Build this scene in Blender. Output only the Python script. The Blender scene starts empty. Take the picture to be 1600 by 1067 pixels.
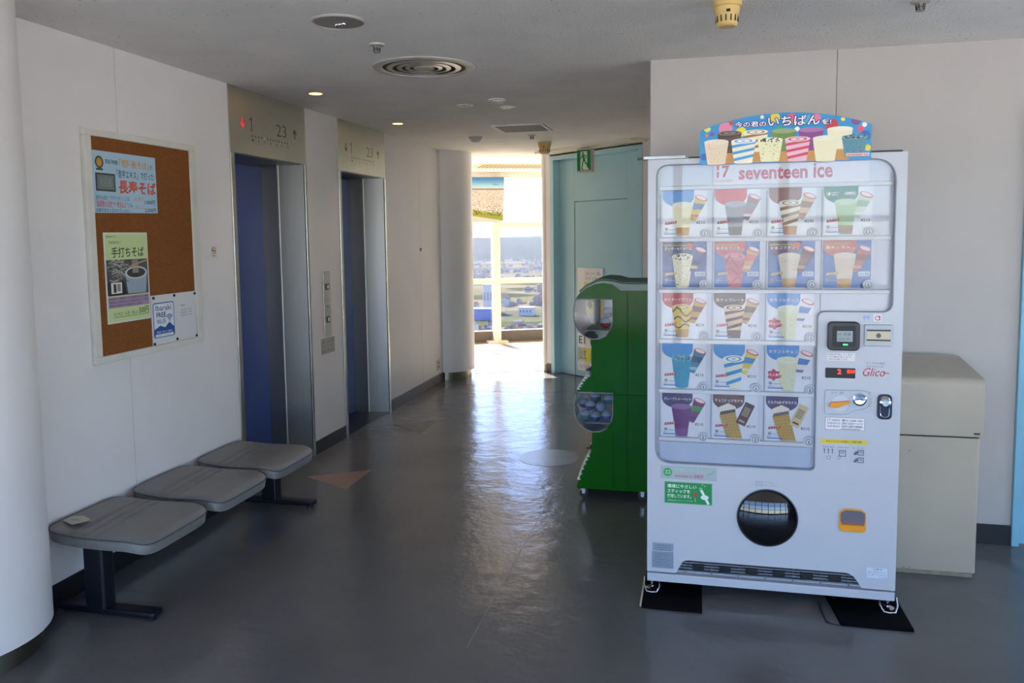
import bpy, bmesh, math, random
from mathutils import Vector, Matrix, noise
random.seed(7)
SC = bpy.context.scene
COL = SC.collection
PI = math.pi

# ------------------------------------------------------------------ camera, light, exposure
cam = bpy.data.cameras.new('camera')
camo = bpy.data.objects.new('camera', cam)
COL.objects.link(camo)
SC.camera = camo
YAW, PITCH, ROLL = 0.2292, 0.0858, -0.0123
cam.sensor_width = 36.0
cam.lens = 1249.85 / 1600 * 36
cam.shift_x = -0.0004
cam.shift_y = -60.03 / 1600
cam.clip_end = 30000
cam.clip_start = 0.02
_r = Vector((math.cos(YAW), math.sin(YAW), 0)); _f = Vector((-math.sin(YAW), math.cos(YAW), 0)); _u = Vector((0, 0, 1))
_f2 = _f * math.cos(PITCH) - _u * math.sin(PITCH); _u2 = _u * math.cos(PITCH) + _f * math.sin(PITCH)
_r3 = _r * math.cos(ROLL) + _u2 * math.sin(ROLL); _u3 = _u2 * math.cos(ROLL) - _r * math.sin(ROLL)
camo.matrix_world = Matrix(((_r3.x, _u3.x, -_f2.x, 0), (_r3.y, _u3.y, -_f2.y, 0), (_r3.z, _u3.z, -_f2.z, 1.52), (0, 0, 0, 1)))

SUN_DIR = Vector((-0.57, 0.82, 0)).normalized()          # horizontal direction towards the sun
SUN_EL = math.radians(36.5)
world = bpy.data.worlds.new('world'); SC.world = world
world.use_nodes = True
wn = world.node_tree
wn.nodes.clear()
sky = wn.nodes.new('ShaderNodeTexSky'); sky.sky_type = 'NISHITA'
sky.sun_disc = False; sky.sun_elevation = SUN_EL; sky.sun_rotation = math.atan2(SUN_DIR.x, SUN_DIR.y)
sky.altitude = 100; sky.air_density = 1.0; sky.dust_density = 0.3; sky.ozone_density = 1.0
bg = wn.nodes.new('ShaderNodeBackground'); bg.inputs['Strength'].default_value = 0.56
wo = wn.nodes.new('ShaderNodeOutputWorld')
wb = wn.nodes.new('ShaderNodeMixRGB'); wb.blend_type = 'MULTIPLY'; wb.inputs[0].default_value = 1.0; wb.inputs[2].default_value = (0.88, 0.92, 1.22, 1)     # the camera's warm white balance
wn.links.new(sky.outputs[0], wb.inputs[1]); wn.links.new(wb.outputs[0], bg.inputs['Color']); wn.links.new(bg.outputs[0], wo.inputs['Surface'])
sun = bpy.data.lights.new('sun', 'SUN'); sun.energy = 29.0; sun.angle = math.radians(0.6); sun.color = (1.0, 0.90, 0.82)
suno = bpy.data.objects.new('sun', sun); COL.objects.link(suno)
suno.rotation_euler = (Vector((SUN_DIR.x * math.cos(SUN_EL), SUN_DIR.y * math.cos(SUN_EL), math.sin(SUN_EL)))).to_track_quat('Z', 'Y').to_euler()
suno.location = (-60, 90, 80)


def portal(name, loc, target, sx, sz):
    """sampling guide over a window opening (a portal gives off no light of its own)"""
    l = bpy.data.lights.new(name, 'AREA'); l.shape = 'RECTANGLE'; l.size = sx; l.size_y = sz; l.cycles.is_portal = True
    o = bpy.data.objects.new(name, l); COL.objects.link(o); o.location = loc
    o.rotation_euler = (Vector(target)).to_track_quat('-Z', 'Z').to_euler()


vs = SC.view_settings
vs.view_transform = 'Standard'; vs.look = 'None'; vs.gamma = 1.0; vs.use_curve_mapping = False
vs.exposure = 0.9
SC.cycles.use_denoising = True
SC.cycles.max_bounces = 10; SC.cycles.diffuse_bounces = 5; SC.cycles.glossy_bounces = 5
SC.cycles.transparent_max_bounces = 16; SC.cycles.volume_bounces = 1
SC.cycles.sample_clamp_indirect = 8.0; SC.cycles.caustics_reflective = False; SC.cycles.caustics_refractive = False


# ------------------------------------------------------------------ materials
def lin(c):
    if isinstance(c, str):
        c = c.lstrip('#'); c = tuple(int(c[i:i + 2], 16) / 255 for i in (0, 2, 4))
    return tuple(x / 12.92 if x <= .04045 else ((x + .055) / 1.055) ** 2.4 for x in c[:3])


MATS = {}


def mat(name, col='#888888', rough=.5, metal=0.0, var=.06, vscale=6.0, bump=0.0, bscale=120.0, emit=None, estr=0.0, spec=.5, coat=0.0, aniso=0.0, rvar=0.0, stretch=None):
    if name in MATS: return MATS[name]
    m = bpy.data.materials.new(name); m.use_nodes = True; MATS[name] = m
    nt = m.node_tree; b = nt.nodes['Principled BSDF']; L = nt.links
    c = lin(col)
    tc = nt.nodes.new('ShaderNodeTexCoord'); mp = nt.nodes.new('ShaderNodeMapping')
    L.new(tc.outputs['Object'], mp.inputs['Vector'])
    if stretch: mp.inputs['Scale'].default_value = stretch
    n = nt.nodes.new('ShaderNodeTexNoise'); n.inputs['Scale'].default_value = vscale; n.inputs['Detail'].default_value = 4
    L.new(mp.outputs[0], n.inputs['Vector'])
    r = nt.nodes.new('ShaderNodeValToRGB')
    r.color_ramp.elements[0].position = .3; r.color_ramp.elements[1].position = .7
    r.color_ramp.elements[0].color = tuple(x * (1 - var) for x in c) + (1,)
    r.color_ramp.elements[1].color = tuple(min(1, x * (1 + var)) for x in c) + (1,)
    L.new(n.outputs['Fac'], r.inputs['Fac']); L.new(r.outputs['Color'], b.inputs['Base Color'])
    b.inputs['Roughness'].default_value = rough; b.inputs['Metallic'].default_value = metal
    b.inputs['Specular IOR Level'].default_value = spec; b.inputs['Coat Weight'].default_value = coat
    b.inputs['Anisotropic'].default_value = aniso
    if rvar:
        mr = nt.nodes.new('ShaderNodeMapRange'); mr.inputs[3].default_value = rough - rvar; mr.inputs[4].default_value = rough + rvar
        L.new(n.outputs['Fac'], mr.inputs[0]); L.new(mr.outputs[0], b.inputs['Roughness'])
    if bump:
        n2 = nt.nodes.new('ShaderNodeTexNoise'); n2.inputs['Scale'].default_value = bscale; n2.inputs['Detail'].default_value = 3
        bp = nt.nodes.new('ShaderNodeBump'); bp.inputs['Strength'].default_value = bump; bp.inputs['Distance'].default_value = .01
        L.new(mp.outputs[0], n2.inputs['Vector']); L.new(n2.outputs['Fac'], bp.inputs['Height']); L.new(bp.outputs[0], b.inputs['Normal'])
    if emit:
        b.inputs['Emission Color'].default_value = lin(emit) + (1,); b.inputs['Emission Strength'].default_value = estr
    return m


def glass(name, tint='#ffffff', refl=1.5, rough=0.0):
    m = bpy.data.materials.new(name); m.use_nodes = True; MATS[name] = m
    nt = m.node_tree; nt.nodes.clear(); L = nt.links
    t = nt.nodes.new('ShaderNodeBsdfTransparent'); t.inputs[0].default_value = lin(tint) + (1,)
    g = nt.nodes.new('ShaderNodeBsdfGlossy'); g.inputs['Roughness'].default_value = rough
    fr = nt.nodes.new('ShaderNodeFresnel'); fr.inputs[0].default_value = refl
    mx = nt.nodes.new('ShaderNodeMixShader'); o = nt.nodes.new('ShaderNodeOutputMaterial')
    L.new(fr.outputs[0], mx.inputs[0]); L.new(t.outputs[0], mx.inputs[1]); L.new(g.outputs[0], mx.inputs[2]); L.new(mx.outputs[0], o.inputs[0])
    return m


def printmat(name, rough=.4, coat=0.0, spec=.5):
    m = bpy.data.materials.new(name); m.use_nodes = True; MATS[name] = m
    nt = m.node_tree; b = nt.nodes['Principled BSDF']
    a = nt.nodes.new('ShaderNodeVertexColor'); a.layer_name = 'Col'
    nt.links.new(a.outputs[0], b.inputs['Base Color']); b.inputs['Roughness'].default_value = rough; b.inputs['Coat Weight'].default_value = coat; b.inputs['Specular IOR Level'].default_value = spec
    return m


PRINT = printmat('printed_paper', .45); GLOSSPRINT = printmat('printed_plastic', .25)
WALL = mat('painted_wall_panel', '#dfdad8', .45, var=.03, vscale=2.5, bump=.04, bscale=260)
WALLR = mat('dimmed_wall_panel', '#bbb5b1', .45, var=.03, vscale=2.5, bump=.04, bscale=260)  # same paint as WALL; weaker light on the right wall put into its colour
CEIL = mat('ceiling_board', '#ebe8e4', .85, var=.05, vscale=3, bump=.5, bscale=90)
TRIMB = mat('black_skirting', '#17181b', .35, var=.1)
STEEL = mat('brushed_stainless', '#a09f9d', .36, 1.0, var=.06, vscale=4, stretch=(60, 60, .6), aniso=.3)
STEELH = mat('satin_stainless_header', '#c6c6b9', .42, 1.0, var=.04, vscale=3, stretch=(1, 3, 60))
BLUEDOOR = mat('blue_elevator_paint', '#1d3c86', .3, var=.05)
CHROME = mat('chrome', '#d8d8da', .08, 1.0, var=.02)
DARK = mat('black_plastic', '#15161a', .35, var=.1)
BLACKGLOSS = mat('black_gloss_acrylic', '#07080a', .04, var=.1, spec=.8)
WHITEM = mat('white_enamel', '#bfc2cb', .28, var=.015, vscale=3)
WHITEP = mat('white_plastic', '#e2e3e6', .4, var=.02)
GREYP = mat('grey_plastic', '#a3a8ae', .4, var=.04)
CREAM = mat('cream_window_frame', '#e8ddca', .4, var=.03)
TEAL = mat('teal_door_paint', '#abd2da', .4, var=.03, vscale=2)
BLUEFR = mat('light_blue_door_paint', '#86bdd2', .35, var=.03)
NAVY = mat('navy_metal', '#10131f', .4, .2, var=.1)
LEATHER = mat('grey_vinyl_upholstery', '#706f6d', .36, var=.07, vscale=9, bump=.25, bscale=300)
PIPING = mat('dark_grey_piping', '#4a4b4e', .5)
GREEN = mat('green_enamel', '#125f08', .13, var=.05, vscale=3, spec=.12)
BEIGE = mat('beige_painted_steel', '#b0a694', .4, var=.07, vscale=3, bump=.03)
YELLOWED = mat('aged_yellow_plastic', '#d9b872', .45, var=.05)
GLASS = glass('window_glass', '#f3f7f6', 1.45)
TINTED = glass('tinted_window_glass', '#e8eaea', 1.45)
ACRYL = glass('clear_acrylic', '#fdfdfe', 1.33, .02)
SMOKE = glass('clear_capsule_shell', '#dfe3e6', 1.5, .05)


def floor_material():
    m = bpy.data.materials.new('polished_grey_vinyl'); m.use_nodes = True
    nt = m.node_tree; b = nt.nodes['Principled BSDF']; L = nt.links
    tc = nt.nodes.new('ShaderNodeTexCoord')
    n = nt.nodes.new('ShaderNodeTexNoise'); n.inputs['Scale'].default_value = 1.7; n.inputs['Detail'].default_value = 6
    L.new(tc.outputs['Object'], n.inputs['Vector'])
    r = nt.nodes.new('ShaderNodeValToRGB')
    r.color_ramp.elements[0].position = .3; r.color_ramp.elements[1].position = .72
    r.color_ramp.elements[0].color = lin('#605f5f') + (1,); r.color_ramp.elements[1].color = lin('#6b6a69') + (1,)
    L.new(n.outputs['Fac'], r.inputs['Fac']); L.new(r.outputs['Color'], b.inputs['Base Color'])
    mr = nt.nodes.new('ShaderNodeMapRange'); mr.inputs[3].default_value = .13; mr.inputs[4].default_value = .25
    L.new(n.outputs['Fac'], mr.inputs[0]); L.new(mr.outputs[0], b.inputs['Roughness'])
    n2 = nt.nodes.new('ShaderNodeTexNoise'); n2.inputs['Scale'].default_value = 5; n2.inputs['Detail'].default_value = 4; n2.inputs['Roughness'].default_value = .6
    bp = nt.nodes.new('ShaderNodeBump'); bp.inputs['Strength'].default_value = .3; bp.inputs['Distance'].default_value = .02
    L.new(tc.outputs['Object'], n2.inputs['Vector']); L.new(n2.outputs['Fac'], bp.inputs['Height']); L.new(bp.outputs[0], b.inputs['Normal'])
    b.inputs['Specular IOR Level'].default_value = .38
    return m


FLOOR = floor_material()


def ceiling_material():
    m = CEIL; nt = m.node_tree; b = nt.nodes['Principled BSDF']; L = nt.links
    tc = nt.nodes.new('ShaderNodeTexCoord')
    v = nt.nodes.new('ShaderNodeTexVoronoi'); v.inputs['Scale'].default_value = 16; v.inputs['Randomness'].default_value = 1
    L.new(tc.outputs['Object'], v.inputs['Vector'])
    r = nt.nodes.new('ShaderNodeValToRGB'); r.color_ramp.elements[0].position = .06; r.color_ramp.elements[1].position = .10
    r.color_ramp.elements[0].color = (.35, .33, .31, 1); r.color_ramp.elements[1].color = (1, 1, 1, 1)
    L.new(v.outputs['Distance'], r.inputs['Fac'])
    mx = nt.nodes.new('ShaderNodeMixRGB'); mx.blend_type = 'MULTIPLY'; mx.inputs[0].default_value = .6
    src = b.inputs['Base Color'].links[0].from_socket
    L.new(src, mx.inputs[1]); L.new(r.outputs[0], mx.inputs[2]); L.new(mx.outputs[0], b.inputs['Base Color'])


ceiling_material()

# ------------------------------------------------------------------ object helpers
WL = {}


def W(o): return WL.get(o.name, Vector((0, 0, 0)))


def tag(o, label=None, cat=None, group=None, kind=None):
    if label: o['label'] = label
    if cat: o['category'] = cat
    if group: o['group'] = group
    if kind: o['kind'] = kind
    return o


def thing(name, loc, label=None, cat=None, group=None, kind=None):
    o = bpy.data.objects.new(name, None); COL.objects.link(o); o.empty_display_size = .1
    o.location = loc; WL[o.name] = Vector(loc)
    return tag(o, label, cat, group, kind)


class MB:
    def __init__(s): s.v = []; s.f = []

    def add(s, vs, fs):
        k = len(s.v); s.v += [tuple(v) for v in vs]; s.f += [tuple(i + k for i in f) for f in fs]; return s

    def box(s, x0, y0, z0, x1, y1, z1):
        x0, x1 = sorted((x0, x1)); y0, y1 = sorted((y0, y1)); z0, z1 = sorted((z0, z1))
        v = [(x, y, z) for z in (z0, z1) for y in (y0, y1) for x in (x0, x1)]
        return s.add(v, [(0, 2, 3, 1), (4, 5, 7, 6), (0, 1, 5, 4), (2, 6, 7, 3), (0, 4, 6, 2), (1, 3, 7, 5)])

    def obox(s, c, U, V, N, a, b, h):
        """box centred at c, half sizes a,b,h along unit axes U,V,N"""
        c = Vector(c); U = Vector(U); V = Vector(V); N = Vector(N)
        v = [c + U * (a * i) + V * (b * j) + N * (h * k) for k in (-1, 1) for j in (-1, 1) for i in (-1, 1)]
        return s.add(v, [(0, 2, 3, 1), (4, 5, 7, 6), (0, 1, 5, 4), (2, 6, 7, 3), (0, 4, 6, 2), (1, 3, 7, 5)])

    def prism(s, pts, fn, lo, hi):
        """convex or simple outline pts (2D); fn(p, t) -> 3D"""
        n = len(pts)
        v = [fn(p, lo) for p in pts] + [fn(p, hi) for p in pts]
        return s.add(v, [tuple(range(n - 1, -1, -1)), tuple(range(n, 2 * n))] + [(i, (i + 1) % n, n + (i + 1) % n, n + i) for i in range(n)])

    def lathe(s, prof, c=(0, 0, 0), n=24, axis='Z', caps=True):
        c = Vector(c); v = []; m = len(prof)
        for k in range(n):
            a = 2 * PI * k / n
            for r, h in prof:
                p = (r * math.cos(a), r * math.sin(a), h)
                if axis == 'Y': p = (p[0], p[2], p[1])
                if axis == 'X': p = (p[2], p[0], p[1])
                v.append(c + Vector(p))
        f = []
        for k in range(n):
            k2 = (k + 1) % n
            for j in range(m - 1): f.append((k * m + j, k2 * m + j, k2 * m + j + 1, k * m + j + 1))
        if caps:
            if prof[0][0] > 1e-5: f.append(tuple(k * m for k in range(n - 1, -1, -1)))
            if prof[-1][0] > 1e-5: f.append(tuple(k * m + m - 1 for k in range(n)))
        return s.add(v, f)

    def sphere(s, c, r, n=14, m=8, sz=1.0):
        return s.lathe([(max(1e-6, r * math.sin(PI * j / m)), -r * sz * math.cos(PI * j / m)) for j in range(m + 1)], c, n, caps=False)

    def tube(s, path, r, n=8, closed=False):
        P = [Vector(p) for p in path]; m = len(P); v = []; f = []
        for i, p in enumerate(P):
            a = P[(i - 1) % m] if (closed or i > 0) else p; b = P[(i + 1) % m] if (closed or i < m - 1) else p
            t = (b - a).normalized(); up = Vector((0, 0, 1)) if abs(t.z) < .9 else Vector((1, 0, 0))
            e1 = t.cross(up).normalized(); e2 = t.cross(e1)
            for k in range(n):
                q = 2 * PI * k / n; v.append(p + e1 * (r * math.cos(q)) + e2 * (r * math.sin(q)))
        for i in range(m if closed else m - 1):
            i2 = (i + 1) % m
            for k in range(n): f.append((i * n + k, i * n + (k + 1) % n, i2 * n + (k + 1) % n, i2 * n + k))
        if not closed: f += [tuple(range(n - 1, -1, -1)), tuple((m - 1) * n + k for k in range(n))]
        return s.add(v, f)

    def plate(s, loops, fn, lo, hi):
        """flat plate with holes: loops[0] outline, others holes; thickness lo..hi along fn's third axis"""
        c = bpy.data.curves.new('t', 'CURVE'); c.dimensions = '2D'; c.fill_mode = 'BOTH'; c.extrude = .5
        for lp in loops:
            sp = c.splines.new('POLY'); sp.points.add(len(lp) - 1); sp.use_cyclic_u = True
            for p, q in zip(sp.points, lp): p.co = (q[0], q[1], 0, 1)
        o = bpy.data.objects.new('t', c); me = o.to_mesh()
        v = [fn((p.co.x, p.co.y), lo if p.co.z < 0 else hi) for p in me.vertices]; f = [tuple(p.vertices) for p in me.polygons]
        o.to_mesh_clear(); bpy.data.objects.remove(o); bpy.data.curves.remove(c)
        return s.add(v, f)

    def build(s, name, m, parent=None, smooth=None, bevel=0, seg=2):
        V = [Vector(v) for v in s.v]
        c = Vector([(min(v[i] for v in V) + max(v[i] for v in V)) / 2 for i in range(3)])
        if parent is None: c.z = min(v.z for v in V)
        me = bpy.data.meshes.new(name); me.from_pydata([tuple(v - c) for v in V], [], s.f)
        bm = bmesh.new(); bm.from_mesh(me); bmesh.ops.remove_doubles(bm, verts=bm.verts, dist=1e-6); bmesh.ops.recalc_face_normals(bm, faces=bm.faces); bm.to_mesh(me); bm.free()
        me.materials.append(m)
        if smooth is not None:
            me.polygons.foreach_set('use_smooth', [True] * len(me.polygons))
            me.set_sharp_from_angle(angle=math.radians(smooth))
        o = bpy.data.objects.new(name, me); COL.objects.link(o); WL[o.name] = c
        if parent: o.parent = parent; o.location = c - W(parent)
        else: o.location = c
        if bevel:
            md = o.modifiers.new('bevel', 'BEVEL'); md.width = bevel; md.segments = seg; md.limit_method = 'ANGLE'; md.angle_limit = math.radians(40)
        return o


def bx(name, m, parent, a, b, bevel=0): return MB().box(*a, *b).build(name, m, parent, bevel=bevel)


def rpoly(pts, r, n=6):
    """rounded polygon; r one radius or a list"""
    out = []; N = len(pts)
    for i, p in enumerate(pts):
        rr = r[i] if isinstance(r, (list, tuple)) else r
        p = Vector(p); a = Vector(pts[i - 1]) - p; b = Vector(pts[(i + 1) % N]) - p
        if rr <= 0: out.append(tuple(p)); continue
        rr = min(rr, a.length * .49, b.length * .49)
        p0 = p + a.normalized() * rr; p1 = p + b.normalized() * rr
        for k in range(n + 1):
            t = k / n; out.append(tuple(p0 * (1 - t) ** 2 + p * (2 * t * (1 - t)) + p1 * t * t))
    return out


def rrect(x0, y0, x1, y1, r, n=5): return rpoly([(x0, y0), (x1, y0), (x1, y1), (x0, y1)], r, n)


def circ(cx, cy, r, n=32): return [(cx + r * math.cos(2 * PI * k / n), cy + r * math.sin(2 * PI * k / n)) for k in range(n)]


class Art:
    """flat print: coloured shapes and lettering laid on a thin sheet"""
    EPS = .0003

    def __init__(s): s.v = []; s.f = []; s.c = []

    def _add(s, vs, fs, col):
        k = len(s.v); s.v += vs; s.f += [tuple(i + k for i in f) for f in fs]; s.c += [lin(col)] * len(fs)

    def sheet(s, pts, col, t=.002):
        n = len(pts)
        s._add([(x, y, 0) for x, y in pts] + [(x, y, -t) for x, y in pts], [tuple(range(n)), tuple(range(2 * n - 1, n - 1, -1))] + [(i, n + i, n + (i + 1) % n, (i + 1) % n) for i in range(n)], col)

    def poly(s, pts, col, l=1): s._add([(x, y, l * s.EPS) for x, y in pts], [tuple(range(len(pts)))], col)

    def rect(s, x0, y0, x1, y1, col, l=1): s.poly([(x0, y0), (x1, y0), (x1, y1), (x0, y1)], col, l)

    def ell(s, cx, cy, rx, ry, col, l=1, n=20): s.poly([(cx + rx * math.cos(2 * PI * k / n), cy + ry * math.sin(2 * PI * k / n)) for k in range(n)], col, l)

    def ring(s, cx, cy, r, w, col, l=1, n=24, sy=1):
        a = [(cx + r * math.cos(2 * PI * k / n), cy + sy * r * math.sin(2 * PI * k / n)) for k in range(n)]
        b = [(cx + (r - w) * math.cos(2 * PI * k / n), cy + sy * (r - w) * math.sin(2 * PI * k / n)) for k in range(n)]
        s._add([(x, y, l * s.EPS) for x, y in a + b], [(i, (i + 1) % n, n + (i + 1) % n, n + i) for i in range(n)], col)

    def frame(s, x0, y0, x1, y1, w, col, l=1):
        s.rect(x0, y0, x1, y0 + w, col, l); s.rect(x0, y1 - w, x1, y1, col, l); s.rect(x0, y0 + w, x0 + w, y1 - w, col, l); s.rect(x1 - w, y0 + w, x1, y1 - w, col, l)

    def band(s, pts, w, col, l=1):
        """stroke of width w along a polyline"""
        P = [Vector(p) for p in pts]
        for i in range(len(P) - 1):
            d = (P[i + 1] - P[i])
            if d.length < 1e-6: continue
            d.normalize(); nn = Vector((-d.y, d.x)) * w / 2; e = d * w * .25
            s.poly([tuple(P[i] - nn - e), tuple(P[i + 1] - nn + e), tuple(P[i + 1] + nn + e), tuple(P[i] + nn - e)], col, l + (i % 2) * .1)

    def text(s, body, x0, y0, x1, y1, col, l=2, bold=0.0, slant=0.0, rise=0.0, grow=0.0):
        c = bpy.data.curves.new('t', 'FONT'); c.body = body; c.resolution_u = 2; c.offset = 0; c.shear = slant; c.offset = bold
        o = bpy.data.objects.new('t', c); me = o.to_mesh()
        if len(me.vertices):
            xs = [v.co.x for v in me.vertices]; ys = [v.co.y for v in me.vertices]
            ax, bx_, ay, by = min(xs), max(xs), min(ys), max(ys)
            x0 -= grow; y0 -= grow; x1 += grow; y1 += grow
            sx = (x1 - x0) / max(1e-6, bx_ - ax); sy = (y1 - y0) / max(1e-6, by - ay)
            vs = [(x0 + (v.co.x - ax) * sx, y0 + (v.co.y - ay) * sy + rise * (v.co.x - ax) * sx, l * s.EPS) for v in me.vertices]
            s._add(vs, [tuple(p.vertices) for p in me.polygons], col)
        o.to_mesh_clear(); bpy.data.objects.remove(o); bpy.data.curves.remove(c)

    def build(s, name, parent, O, U, V, m=None):
        O = Vector(O); U = Vector(U).normalized(); V = Vector(V).normalized(); N = U.cross(V)
        P = [O + U * x + V * y + N * z for x, y, z in s.v]
        c = Vector([(min(v[i] for v in P) + max(v[i] for v in P)) / 2 for i in range(3)])
        me = bpy.data.meshes.new(name); me.from_pydata([tuple(p - c) for p in P], [], s.f)
        ca = me.color_attributes.new('Col', 'FLOAT_COLOR', 'CORNER')
        i = 0; dat = []
        for f, col in zip(s.f, s.c): dat += list(col + (1.0,)) * len(f)
        ca.data.foreach_set('color', dat)
        me.materials.append(m or PRINT)
        o = bpy.data.objects.new(name, me); COL.objects.link(o); WL[o.name] = c
        if parent: o.parent = parent; o.location = c - W(parent)
        else: o.location = c
        return o


X_, Y_, Z_ = Vector((1, 0, 0)), Vector((0, 1, 0)), Vector((0, 0, 1))
WX = -2.592      # left wall plane
CH = 2.385       # ceiling height
YR = 4.181       # right wall plane
HB = .096        # skirting height

# ------------------------------------------------------------------ floor, ceiling, walls
fl = thing('floor', (0, 4, 0), kind='structure')
PLAN = [(-5.65, -3.4), (5.2, -3.4), (5.2, 4.4), (.55, 4.4), (.55, 12.66), (-5.65, 9.63)]      # outline of the storey
MB().prism(PLAN, lambda p, h: (p[0], p[1], h), -.2, 0).build('floor_slab', FLOOR, fl)
SEAM = mat('floor_seam_line', '#6d6c6a', .4)
bx('sheet_seam', SEAM, fl, (-.8265, 2.72, -.0005), (-.8235, 4.93, .0008))
THR = mat('threshold_strip', '#4b4c50', .35, .3)
BOUNCEF = mat('bounce_pale_floor', '#c6b89c', .2, var=.06, vscale=1.5, bump=.05, bscale=6)  # floor colour made paler here to bounce sunlight into the corridor
MB().prism([(-5.4, 8.42), (-2.62, 8.42), (-2.395, 8.39), (-1.70, 8.672), (.35, 9.5), (.35, 12.45), (-5.4, 9.65)], lambda p, h: (p[0], p[1], h), -.01, .001).build('bounce_flooring', BOUNCEF, fl)
MB().obox((-2.04, 8.533, .001), Vector((.925, .38, 0)).normalized(), Vector((-.38, .925, 0)).normalized(), Z_, .37, .012, .0015).build('threshold_strip', THR, fl)
o = MB().prism(PLAN, lambda p, h: (p[0], p[1], h), CH, CH + .25).build('ceiling', CEIL); tag(o, kind='structure')

EL = [(4.108, 5.012), (5.512, 6.42)]      # elevator frames along y
wl = thing('wall_left', (WX - .3, 5.2, 0), kind='structure')
b = MB()
prev = 2.35
for y0, y1 in EL + [(7.98, 7.98)]:
    b.box(WX - .015, prev, 0, -3.3, y0, CH); prev = y1
    if y1 > y0: b.box(-2.96, y0, 0, -3.3, y1, CH); b.box(WX - .025, y0, 2.02, -2.96, y1, CH)
b.box(-2.62, 7.98, 0, -3.3, 8.2, CH)
b.build('wall_core', WALL, wl)
for a, c in ((2.36, 3.208), (3.2115, 4.107), (5.013, 5.511), (6.421, 7.262), (7.2655, 7.98)):
    bx('wall_panel', WALL, wl, (WX - .015, a, HB), (WX, c, CH), .001)
bs = thing('baseboard_left', (WX, 5.2, 0), kind='structure')
for a, c in ((2.4, 4.107), (5.013, 5.511), (6.421, 7.97)):
    bx('skirting_board', TRIMB, bs, (WX - .014, a, 0), (WX + .006, c, HB), .002)

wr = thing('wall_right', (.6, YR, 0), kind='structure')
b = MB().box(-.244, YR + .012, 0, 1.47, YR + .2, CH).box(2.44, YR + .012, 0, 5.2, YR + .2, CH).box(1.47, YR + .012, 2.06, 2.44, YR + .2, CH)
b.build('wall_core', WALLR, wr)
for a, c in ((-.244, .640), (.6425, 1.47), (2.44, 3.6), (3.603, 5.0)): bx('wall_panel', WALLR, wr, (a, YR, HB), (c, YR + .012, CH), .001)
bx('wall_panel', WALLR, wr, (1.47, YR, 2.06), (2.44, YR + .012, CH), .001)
bs = thing('baseboard_right', (.6, YR, 0), kind='structure')
bx('skirting_board', TRIMB, bs, (-.25, YR - .006, 0), (1.469, YR + .02, HB), .002); bx('skirting_board', TRIMB, bs, (2.441, YR - .006, 0), (5.0, YR + .02, HB), .002)
# side of the core, running away behind the machines
o = MB().box(-.244, YR + .2, 0, -.04, 7.41, CH).build('wall_core_side', WALL); tag(o, kind='structure')
# hall walls behind and beside the camera (seen only in reflections) and around the far hall
o = MB().box(-5.6, 2.35, 0, -2.95, 2.55, CH).build('wall_hall_side', WALL); tag(o, kind='structure')
o = MB().box(-5.6, 8.2, 0, -2.62, 8.42, CH).build('wall_far_side', WALL); tag(o, kind='structure')
o = MB().box(-5.65, 2.4, 0, -5.5, 9.6, CH).build('wall_outer', WALL); tag(o, kind='structure')
o = MB().box(.35, 7.2, 0, .55, 12.5, CH).build('wall_far_end', WALL); tag(o, kind='structure')


def column(name, c, label):
    t = thing(name, (c[0], c[1], 0), label, 'column', kind='structure')
    MB().lathe([(.317, .085), (.317, CH)], (c[0], c[1], 0), 64).build('shaft', WALL, t, smooth=40)
    MB().lathe([(.282, 0), (.282, .086)], (c[0], c[1], 0), 64).build('base_ring', mat('dull_steel_base', '#85806f', .35, 1.0), t, smooth=40)


column('round_column', (-2.65, 2.28), 'white round column cut by the left edge of the picture')
column('round_column', (-2.665, 8.2), 'white round column at the far end of the elevator wall')

# ------------------------------------------------------------------ windows


def window_wall(name, A, D, N, s0, s1, posts, z_head=2.318, plates=True, pane=None):
    """glazed wall along A + s*D; N points indoors"""
    A = Vector(A); D = Vector(D).normalized(); N = Vector(N).normalized()
    t = thing(name, tuple(A), kind='structure')
    def bar(nm, m, a, b, z0, z1, d0, d1, bevel=.004):
        c = A + D * ((a + b) / 2) + N * ((d0 + d1) / 2); c.z = (z0 + z1) / 2
        return MB().obox(c, D, N, Z_, abs(b - a) / 2, abs(d1 - d0) / 2, (z1 - z0) / 2).build(nm, m, t, bevel=bevel)
    KERB = mat('brown_grey_kerb', '#5b544e', .5, var=.08)
    bar('kerb', KERB, s0, s1, 0, .156, -.12, .0); bar('head_beam', CREAM, s0, s1, z_head, CH - .001, -.12, .02)
    bar('transom', CREAM, s0, s1, 1.617, 1.687, -.06, .0); bar('mid_rail', CREAM, s0, s1, .825, .9, -.06, .0)
    for p in posts:
        bar('post', CREAM, p - .052, p + .052, 0, z_head, -.02, .10)
        if plates: bar('post_base', CREAM, p - .145, p + .145, 0, .028, -.0, .16)
    e = [s0] + list(posts) + [s1]
    for a, b_ in zip(e[:-1], e[1:]):
        for z0, z1 in ((.156, .825), (.9, 1.617), (1.687, z_head)): bar('pane', pane or GLASS, a, b_, z0, z1, -.045, -.039, 0)
    return t


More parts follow.
